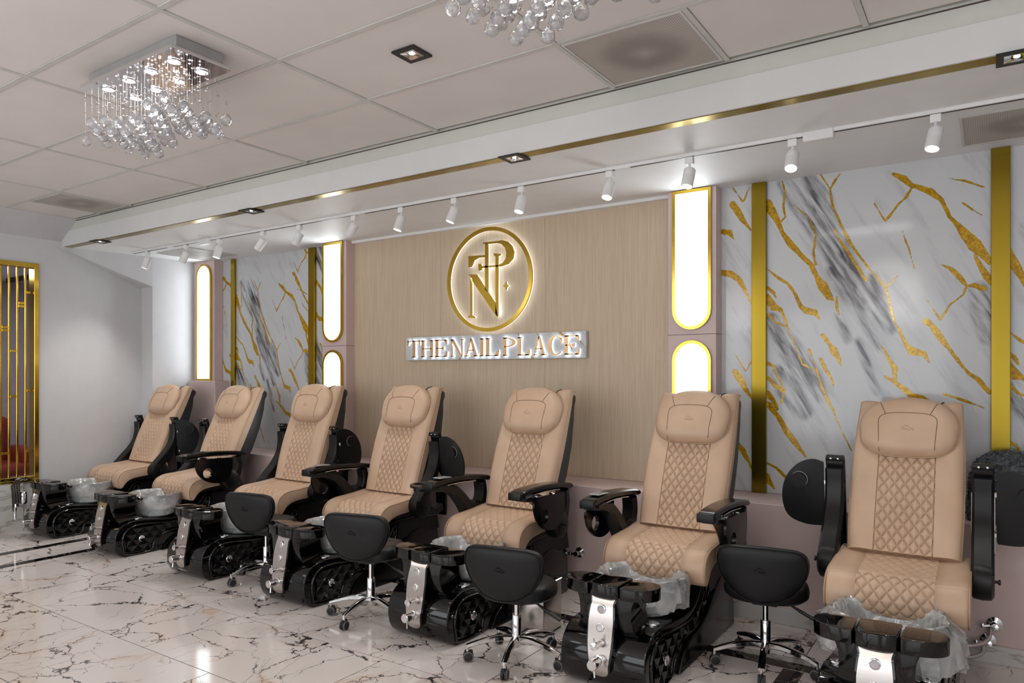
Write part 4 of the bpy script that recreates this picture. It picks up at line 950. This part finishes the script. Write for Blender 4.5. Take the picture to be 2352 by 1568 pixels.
# arms (pivot at the origin, pad forward along -y, up +z); sx mirrors to either side
def arm_meshes(sx):
    F = lambda x, a, b: (sx * x, a, b)
    body = MB()
    body.ribbon(catmull([(-0.44, 0.205), (-0.34, 0.205), (-0.24, 0.175), (-0.15, 0.105), (-0.08, 0.03), (-0.02, -0.02)], 5), list(np.interp(range(26), [0, 5, 12, 20, 25], [0.016, 0.026, 0.034, 0.045, 0.06])), 0.046, F, 0.012)
    body.ribbon(catmull([(0.0, -0.02), (0.055, 0.06), (0.075, 0.14), (0.060, 0.215)], 4), list(np.interp(range(13), [0, 6, 12], [0.05, 0.03, 0.028])), 0.042, F, 0.010)
    disc = MB().lathe([(0.0, -0.047), (0.07, -0.047), (0.088, -0.035), (0.092, 0.0), (0.088, 0.035), (0.07, 0.047), (0, 0.047)], 28, Matrix.Rotation(R(90), 4, 'Y'), caps=False); body.add(disc.v, disc.f)
    pad = MB().ribbon(catmull([(-0.49, 0.232), (-0.40, 0.246), (-0.22, 0.256), (0.0, 0.250), (0.13, 0.236)], 4), [0.012] + [0.018] * 15 + [0.012], 0.047, F, 0.008)
    edge = MB().ribbon(catmull([(-0.36, 0.226), (-0.22, 0.234), (-0.05, 0.229)], 3), [0.0025] * 7, 0.050, F, 0.001)
    bolt = MB().lathe([(0.0, 0.072), (0.013, 0.07), (0.013, 0.062), (0.007, 0.060), (0.007, 0.04)], 14, Matrix.Scale(sx, 4, (1, 0, 0)) @ Matrix.Rotation(R(90), 4, 'Y'), caps=False)
    # D tray with a cup hole
    n_ = 40; out = []
    for a, b in catmull([(-0.47, 0.0), (-0.485, 0.06), (-0.45, 0.14), (-0.37, 0.20), (-0.26, 0.22), (-0.16, 0.19), (-0.12, 0.10), (-0.12, 0.0)], 5): out.append((a, b))
    hc, hr = (-0.37, 0.125), 0.044
    def tray(fn):
        m = MB(); o2 = resample(out + [out[0]], 0.022)[:-1]; cnt = len(o2)
        ang = [math.atan2(p[1] - hc[1], p[0] - hc[0]) for p in o2]
        for d0, d1 in ((0.0, 0.014),):
            top_o = [fn(p[0], p[1], d1) for p in o2]; bot_o = [fn(p[0], p[1], d0) for p in o2]
            top_i = [fn(hc[0] + hr * math.cos(a), hc[1] + hr * math.sin(a), d1 + 0.004) for a in ang]; bot_i = [fn(hc[0] + hr * math.cos(a), hc[1] + hr * math.sin(a), d0 - 0.004) for a in ang]
            m.ring([top_o, top_i, bot_i, bot_o], False, True)
        return m
    down = tray(lambda a, b, d: (sx * (0.060 + d), a + 0.09, 0.215 - b)); outw = tray(lambda a, b, d: (sx * (0.055 + b), a, 0.200 + d))
    dsk = MB().lathe([(0.0, 0), (hr * 0.96, 0), (hr * 0.96, 0.02), (0, 0.02)], 20, Matrix.Translation((sx * (0.055 + hc[1]), hc[0], 0.170)), caps=False)
    hinge = MB()
    for yy in (-0.16, -0.36): hinge.box(min(sx * 0.04, sx * 0.068), max(sx * 0.04, sx * 0.068), yy - 0.012, yy + 0.012, 0.206, 0.222, 0.002, 1)
    kp = MB().box(-0.032, 0.032, -0.415, -0.295, 0.270, 0.2765, 0.002, 1)
    for a in range(3):
        for b in range(4): kp.box(-0.024 + a * 0.017, -0.012 + a * 0.017, -0.405 + b * 0.026, -0.389 + b * 0.026, 0.2765, 0.279)
    return dict(body=body.mesh('armrest', 'black_plastic', 40), pad=pad.mesh('arm_pad', 'black_gloss_plastic', 40), edge=edge.mesh('trim_strip', 'chrome', 40), bolt=bolt.mesh('pivot_bolt', 'black_metal', 40),
                down=down.mesh('side_tray', 'black_gloss_plastic', 40), out=outw.mesh('side_tray', 'black_plastic', 40), cup=dsk.mesh('cup_holder', 'black_plastic', 40), hinge=hinge.mesh('hinge', 'chrome', 40), keypad=kp.mesh('keypad', 'grey_keypad', 30))
ARM = {1: arm_meshes(1), -1: arm_meshes(-1)}
end_me = {}
for sx in (1, -1):
    m = MB(); m.box(-0.045, 0.045, -0.508, -0.480, 0.202, 0.248, 0.006, 2); end_me[sx] = m.mesh('arm_end', 'black_plastic', 35)
scr_me = [MB().lathe([(0.0, 0.004), (0.005, 0.003), (0.006, 0.0)], 10, Matrix.Translation((x, -0.494, 0.2015)) @ Matrix.Rotation(R(180), 4, 'X'), caps=False).mesh('screw', 'chrome') for x in (-0.018, 0.018)]
def add_arm(root, sx, state, tray, keypad=False, tray_ang=0):
    A_ = ARM[sx]; up = state == 'up'
    a = put('armrest', A_['body'], root, (sx * 0.335, 0.93, 0.535), (R(-84) if up else R(-2), 0, 0))
    put('arm_pad', A_['pad'], a); put('trim_strip', A_['edge'], a); put('pivot_bolt', A_['bolt'], a); put('arm_end', end_me[sx], a)
    if up: [put('screw', q, a) for q in scr_me]
    if tray == 'down': put('side_tray', A_['down'], a); put('hinge', A_['hinge'], a)
    if tray == 'out':
        tr_ = put('side_tray', A_['out'], a); c_ = put('cup_holder', A_['cup'], a); put('hinge', A_['hinge'], a)
        if tray_ang:
            for o in (tr_, c_):
                pv = Vector((sx * 0.055, 0, 0.20)); o.matrix_local = Matrix.Translation(pv) @ Matrix.Rotation(R(tray_ang * sx), 4, 'Y') @ Matrix.Translation(-pv)
    if keypad: put('keypad', A_['keypad'], a)
def pedicure_chair(xc, label, recline, left, right, liner, knob=False, dy=0.0):
    t = thing('pedicure_chair', label, 'pedicure chair', (xc, 3.1 + dy, 0), 0, 'pedicure chairs in a row')
    put('base', base_me, t); put('neck', neck_me, t)
    put('footrest_pad', foot_l_me, t); put('footrest_pad', foot_mid_me, t); put('footrest_pad', foot_r_me, t)
    pb = put('plate_backing', pback_me, t); pl = put('tap_plate', plate_me, t, label='brushed steel tap plate')
    for nm, me in (('button', bt1_me), ('button', bt2_me), ('tap_knob', knob_me), ('mixer_tap', mixer_me)): put(nm, me, pl)
    for x in (-0.165, 0.165): put('drain_cap', cap_me, t, (x, 0.17, 0.2905))
    for fa, ri in ((facet_r, rim_r), (facet_l, rim_l)): p = put('facet_panel', fa, t); put('panel_rim', ri, p)
    put('side_badge', disc_r, t); put('fender', fender_me, t); put('seat_carriage', ped_me, t); put('rear_housing', ped2_me, t)
    put('bowl', bowl_me, t, (0, 0.415, 0.268), label='clear cut-glass foot basin')
    put('plastic_liner', liner_mesh(*liner), t, (0, 0.415, 0.272), label='crumpled clear plastic basin liner')
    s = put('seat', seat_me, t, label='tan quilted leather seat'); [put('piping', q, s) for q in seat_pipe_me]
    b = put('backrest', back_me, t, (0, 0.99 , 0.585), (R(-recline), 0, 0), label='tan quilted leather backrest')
    [put('piping', q, b) for q in back_pipe_me]; put('shell', shell_me, b, label='dark plastic back shell'); put('strap', strap_me, b)
    hp = (0, -0.078, 0.676)
    put('headrest_pillow', pillow_me, b, hp); put('pillow_seam', seam_me, b, hp); put('pillow_piping', pil_pipe_me, b, hp); put('stitched_mark', mark_me, b, hp)
    add_arm(t, -1, *left); add_arm(t, 1, *right)
    if knob: put('spray_head', (MB().lathe([(0, 0.03), (0.014, 0.028), (0.016, 0.0), (0.010, -0.03), (0, -0.03)], 16, Matrix.Translation((0.262, 0.13, 0.475)) @ Matrix.Rotation(R(90), 4, 'Y'), caps=False), 'chrome'), t)
    return t
ped2_me = ped2
pedicure_chair(-7.33, 'tan pedicure chair nearest the left wall, both arms raised', 26, ('up', 'none'), ('up', 'out', False, -58), (1, 0.004, 0.004, 0.0), True)
pedicure_chair(-6.14, 'tan pedicure chair, second from the left wall, right arm lowered', 26, ('up', 'out', False, -60), ('down', 'down'), (2, 0.004, 0.004, 0.0), True)
pedicure_chair(-4.95, 'tan pedicure chair, third from the left wall, in front of the lit pillar', 21, ('up', 'none'), ('up', 'out', False, -78), (3, 0.005, 0.008, 0.01))
pedicure_chair(-3.85, 'tan pedicure chair in the middle of the row, only the right arm raised', 21, ('down', 'down', True), ('up', 'out'), (4, 0.006, 0.01, 0.02))
pedicure_chair(-2.685, 'tan pedicure chair third from the right, both arms lowered', 23, ('down', 'out', True), ('down', 'down'), (5, 0.007, 0.01, 0.03))
pedicure_chair(-1.535, 'tan pedicure chair second from the right, both arms lowered', 25, ('down', 'down', True), ('down', 'down'), (6, 0.016, 0.03, 0.02))
pedicure_chair(-0.375, 'tan pedicure chair at the right end, both arms raised, trays folded out', 30, ('up', 'out'), ('up', 'out'), (7, 0.024, 0.07, 0.05))
# ------------------------------------------------------------------ technician stools
def stool_parts():
    m = {}
    # back: a rounded half-moon pad curved round the sitter
    ol = catmull([(-0.205, 0.115), (-0.215, 0.06), (-0.195, -0.01), (-0.145, -0.075), (-0.075, -0.115), (0.0, -0.126), (0.075, -0.115), (0.145, -0.075), (0.195, -0.01), (0.215, 0.06), (0.205, 0.115), (0.165, 0.142), (0.08, 0.15), (0.0, 0.152), (-0.08, 0.15), (-0.165, 0.142)], 4, True)
    cz = 0.03; na = len(ol); vs_ = []; fs = []
    lay = [(0.0, -0.034), (0.45, -0.0335), (0.72, -0.031), (0.88, -0.026), (0.96, -0.017), (1.0, 0.0), (0.97, 0.016), (0.85, 0.028), (0.5, 0.034), (0.0, 0.034)]
    def crv(x): return 0.55 * x * x
    rings = []
    for t, d in lay:
        rings.append([(x * max(t, 0.001), crv(x * t) + d, cz + (z - cz) * max(t, 0.001)) for x, z in ol])
    m['back'] = MB().ring(rings, True).mesh('backrest', 'black_leather', 60)
    m['seam'] = MB().tube([(x * 0.97, crv(x * 0.97) - 0.017, cz + (z - cz) * 0.97) for x, z in ol], 0.0025, 5, closed=True).mesh('seam', 'black_plastic')
    mk_ = MB()
    for p in MARK: mk_.tube([(x * 0.9, -0.0352 + crv(x), z * 0.9 + 0.045) for x, z in p], 0.0014, 4)
    m['mark'] = mk_.mesh('emblem', 'black_gloss_plastic')
    # seat: saddle, quilted in ribs
    rings = []; n_ = 56
    for t, z in ((0.0, 0.405), (0.25, 0.406), (0.45, 0.408), (0.62, 0.411), (0.76, 0.412), (0.88, 0.406), (0.96, 0.392), (1.0, 0.372), (0.985, 0.350), (0.90, 0.335), (0.6, 0.326), (0.0, 0.324)):
        ring = []
        for j in range(n_):
            a = 2 * math.pi * j / n_; rx = 0.205 * (1 - 0.12 * max(0, math.sin(a)) ** 2); x = rx * math.copysign(abs(math.cos(a)) ** 0.85, math.cos(a)) * max(t, 0.001); y = 0.02 + 0.185 * math.copysign(abs(math.sin(a)) ** 0.85, math.sin(a)) * max(t, 0.001)
            zz = z
            if z > 0.39: zz += 0.25 * x * x + 0.0035 * abs(math.sin(x * 78)) * (1 if t > 0.2 else 0)
            ring.append((x, y, zz))
        rings.append(ring)
    m['seat'] = MB().ring(rings, True).mesh('seat', 'black_leather', 40)
    br = MB(); br.ribbon(catmull([(0.10, 0.325), (-0.05, 0.320), (-0.11, 0.345), (-0.135, 0.42)], 4), [0.005] * 13, 0.03, lambda x, a, b: (x, a, b), 0.002); br.box(-0.06, 0.06, -0.05, 0.09, 0.300, 0.328, 0.004, 1)
    m['bracket'] = br.mesh('bracket', 'black_metal', 40)
    m['lever'] = MB().tube([(0.04, 0.0, 0.312), (0.12, -0.01, 0.308), (0.17, -0.02, 0.285), (0.25, -0.03, 0.250)], [0.005, 0.005, 0.009, 0.010], 8).mesh('lever', 'black_plastic', 40)
    m['gas'] = MB().lathe([(0.0135, 0.20), (0.0135, 0.30)], 16).mesh('gas_lift', 'chrome', 40)
    m['column'] = MB().lathe([(0.0, 0.07), (0.020, 0.072), (0.026, 0.10), (0.0245, 0.235), (0.022, 0.238), (0.0, 0.238)], 20, caps=False).mesh('column', 'chrome', 40)
    m['leg'] = MB().ribbon(catmull([(0.0, 0.112), (0.08, 0.118), (0.17, 0.105), (0.255, 0.080)], 5), list(np.linspace(0.017, 0.009, 16)), 0.016, lambda x, a, b: (a, x, b), 0.005).mesh('leg', 'chrome', 45)
    c_ = MB(); c_.tube([(0.252, 0, 0.085), (0.252, 0, 0.052)], 0.008, 8); m['pin'] = c_.mesh('caster_pin', 'chrome')
    wh = MB()
    for s_ in (-1, 1): wh.lathe([(0.0, 0.017), (0.020, 0.017), (0.0265, 0.013), (0.0265, 0.003), (0, 0.003)], 18, Matrix.Translation((0.248, 0, 0.0275)) @ Matrix.Rotation(R(90 * s_), 4, 'X'), caps=False)
    wh.box(0.225, 0.268, -0.006, 0.006, 0.03, 0.062, 0.004, 1); m['wheel'] = wh.mesh('caster', 'rubber', 40)
    tw = MB()
    for s_ in (-1, 1): tw.lathe([(0.0215, 0.0172), (0.0245, 0.0176), (0.0275, 0.0135)], 18, Matrix.Translation((0.248, 0, 0.0275)) @ Matrix.Rotation(R(90 * s_), 4, 'X'), caps=False)
    m['tyre'] = tw.mesh('tyre_ring', 'tyre_grey', 40)
    return m
SP = stool_parts()
def stool(x, y, rot, spin, label, k=1.0, lift=0.0):
    t = thing('technician_stool', label, 'stool', (x, y, 0), R(rot), 'black technician stools')
    t.scale = (k, k, k)
    put('seat', SP['seat'], t, (0, 0, lift), label='ribbed black leather saddle seat')
    b = put('backrest', SP['back'], t, (0, -0.175, 0.475 + lift), (R(6), 0, 0), label='rounded black leather backrest'); put('seam', SP['seam'], b); put('emblem', SP['mark'], b)
    put('bracket', SP['bracket'], t, (0, 0, lift)); put('lever', SP['lever'], t, (0, 0, lift)); put('gas_lift', SP['gas'], t, (0, 0, lift)); put('column', SP['column'], t)
    for i in range(5):
        a = R(spin + 72 * i)
        l = put('leg', SP['leg'], t, (0, 0, 0), (0, 0, a)); c_ = put('caster', SP['wheel'], t, (0, 0, 0), (0, 0, a)); put('caster_pin', SP['pin'], c_); put('tyre_ring', SP['tyre'], c_)
stool(-0.97, 3.79, 8, -88, 'black rolling stool between the two rightmost pedicure chairs', 1.02, 0.02)
stool(-2.08, 3.15, 10, -80, 'black rolling stool in front of the third chair from the right, steel bin behind it', 1.02)
stool(-3.20, 3.21, 14, -96, 'black rolling stool at the right foot of the middle pedicure chair', 1.03, 0.03)
stool(-4.42, 3.37, 10, -112, 'black rolling stool at the right foot of the third chair from the left wall', 1.03, 0.02)

# ------------------------------------------------------------------ small things
bn = thing('waste_bin', 'slim brushed steel waste bin behind the stool near the third chair from right', 'bin', (-2.235, 3.60, 0), R(2))
put('body', (MB().box(-0.11, 0.11, -0.11, 0.11, 0.006, 0.285, 0.010, 3), 'brushed_steel'), bn)
put('base_ring', (MB().box(-0.107, 0.107, -0.107, 0.107, 0.0, 0.012, 0.004, 1), 'black_plastic'), bn)
ld = MB(); ld.box(-0.113, 0.113, -0.113, 0.113, 0.285, 0.298, 0.004, 1); put('lid', (ld, 'chrome'), bn)
put('pedal', (MB().box(-0.03, 0.03, -0.145, -0.10, 0.008, 0.018, 0.002, 1), 'black_plastic'), bn)

def valve(x, z, label, hose=None):
    t = thing('wall_valve', label, 'valve', (x, YL, z)); RXm = Matrix.Rotation(R(90), 4, 'X')
    put('flange', (MB().lathe([(0.038, 0.0), (0.036, 0.006), (0.020, 0.012), (0.016, 0.014)], 24, RXm), 'chrome', 40), t)
    b = MB().lathe([(0.013, 0.008), (0.013, 0.04), (0.017, 0.042), (0.017, 0.065), (0, 0.067)], 16, RXm, caps=False); b.tube([(-0.02, -0.05, 0.0), (-0.045, -0.052, -0.006)], 0.009, 8)
    put('stem', (b, 'chrome', 40), t)
    put('handle', (MB().box(-0.060, -0.045, -0.066, -0.038, -0.014, 0.010, 0.004, 2), 'chrome'), t)
    if hose:
        put('hose', (MB().tube(catmull(hose, 6), 0.010, 8), 'brushed_steel', 60), t)
valve(-2.433, 0.241, 'chrome water valve on the pink ledge wall between the stool and the veneer-side chair')
valve(0.008, 0.205, 'chrome water valve with curved pipe, upper one at the right end chair', [(-0.02, -0.055, -0.01), (-0.03, -0.10, -0.06), (-0.10, -0.16, -0.085), (-0.20, -0.19, -0.08)])
valve(-0.02, 0.115, 'chrome water valve with curved pipe, lower one just above the skirting', [(-0.02, -0.055, -0.01), (-0.03, -0.10, -0.045), (-0.10, -0.16, -0.060), (-0.19, -0.19, -0.035)])

# fluffy towel heap on the ledge
def heap(cx, cy, rx, ry, rz, seed):
    vs_ = []; fs = []; nu, nv = 90, 34
    for j in range(nv + 1):
        for i in range(nu):
            a = 2 * math.pi * i / nu; b = math.pi / 2 * j / nv
            e = lambda c_, p: math.copysign(abs(c_) ** p, c_)
            x = rx * e(math.cos(a), 0.45) * e(math.cos(b), 0.35); y = ry * e(math.sin(a), 0.45) * e(math.cos(b), 0.35); z = rz * e(math.sin(b), 0.55)
            u = Vector((x, y, z)) * 1.0
            big = mnoise.noise(u * 4 + Vector((seed, 0, 0))) * 0.045; sm_ = (mnoise.noise(u * 45) + mnoise.noise(u * 85) * 0.7) * 0.010
            nrm = Vector((x / rx ** 2, y / ry ** 2, z / rz ** 2 + 0.5)).normalized(); q_ = u + nrm * (sm_ + (big if j > 2 else 0))
            vs_.append((cx + q_.x, min(cy + q_.y, YW - 0.04), ZL + max(0.0, q_.z)))
    for j in range(nv):
        for i in range(nu): fs.append((j * nu + i, j * nu + (i + 1) % nu, (j + 1) * nu + (i + 1) % nu, (j + 1) * nu + i))
    return MB().add(vs_, fs).mesh('towel_heap', 'towel', 80)
throw_me = heap(0.40, 4.70, 0.52, 0.175, 0.37, 3.0)
throw = tag(put('fleece_throw', throw_me), 'fluffy dark grey throw heaped on the pink ledge at the right edge', 'throw')
rt = random.Random(5); tf = MB(); polys = list(throw_me.polygons)
for _ in range(2600):
    pg = rt.choice(polys); c_ = Vector(pg.center); nn = Vector(pg.normal)
    if c_.z < ZL + 0.02 or c_.y > YW - 0.06: continue
    tg = nn.orthogonal().normalized(); tg.rotate(Matrix.Rotation(rt.uniform(0, 6.28), 3, nn))
    L = rt.uniform(0.012, 0.022)
    tf.tube([c_, c_ + nn * L * 0.7 + tg * L * 0.35, c_ + nn * L * 0.55 + tg * L * 0.95], [0.0045, 0.004, 0.001], 4, False)
pl_ = put('pile', (tf, 'towel', 60), throw); pl_['kind'] = 'stuff'

# straps and silver pouch hung over the leftmost footrest
bg = thing('tool_pouch', 'silver pouch with black straps hanging on the leftmost footrest', 'pouch', (-7.52, 3.02, 0.0))
put('pouch', (MB().box(-0.055, 0.085, -0.035, 0.02, 0.30, 0.42, 0.022, 3), 'chrome'), bg)
for i, (x0, x1, zt) in enumerate(((-0.09, -0.05, 0.50), (-0.04, -0.02, 0.53), (0.01, 0.02, 0.535), (0.06, 0.05, 0.53))):
    put('strap', (MB().ribbon(catmull([(0.06, zt - 0.01), (-0.01, zt), (-0.045, zt - 0.04), (-0.042, 0.40), (-0.035, 0.22 + 0.03 * i)], 5), [0.003] * 21, 0.016, lambda x, a, b, c0=x0, c1=x1: (c0 + (c1 - c0) * (0.5 - b) + x, a, b), 0.001), 'black_gloss_plastic', 40), bg)
put('nozzle', (MB().tube([(-0.005, -0.045, 0.30), (0.0, -0.055, 0.22), (0.005, -0.055, 0.16)], [0.012, 0.010, 0.006], 10), 'chrome'), bg)
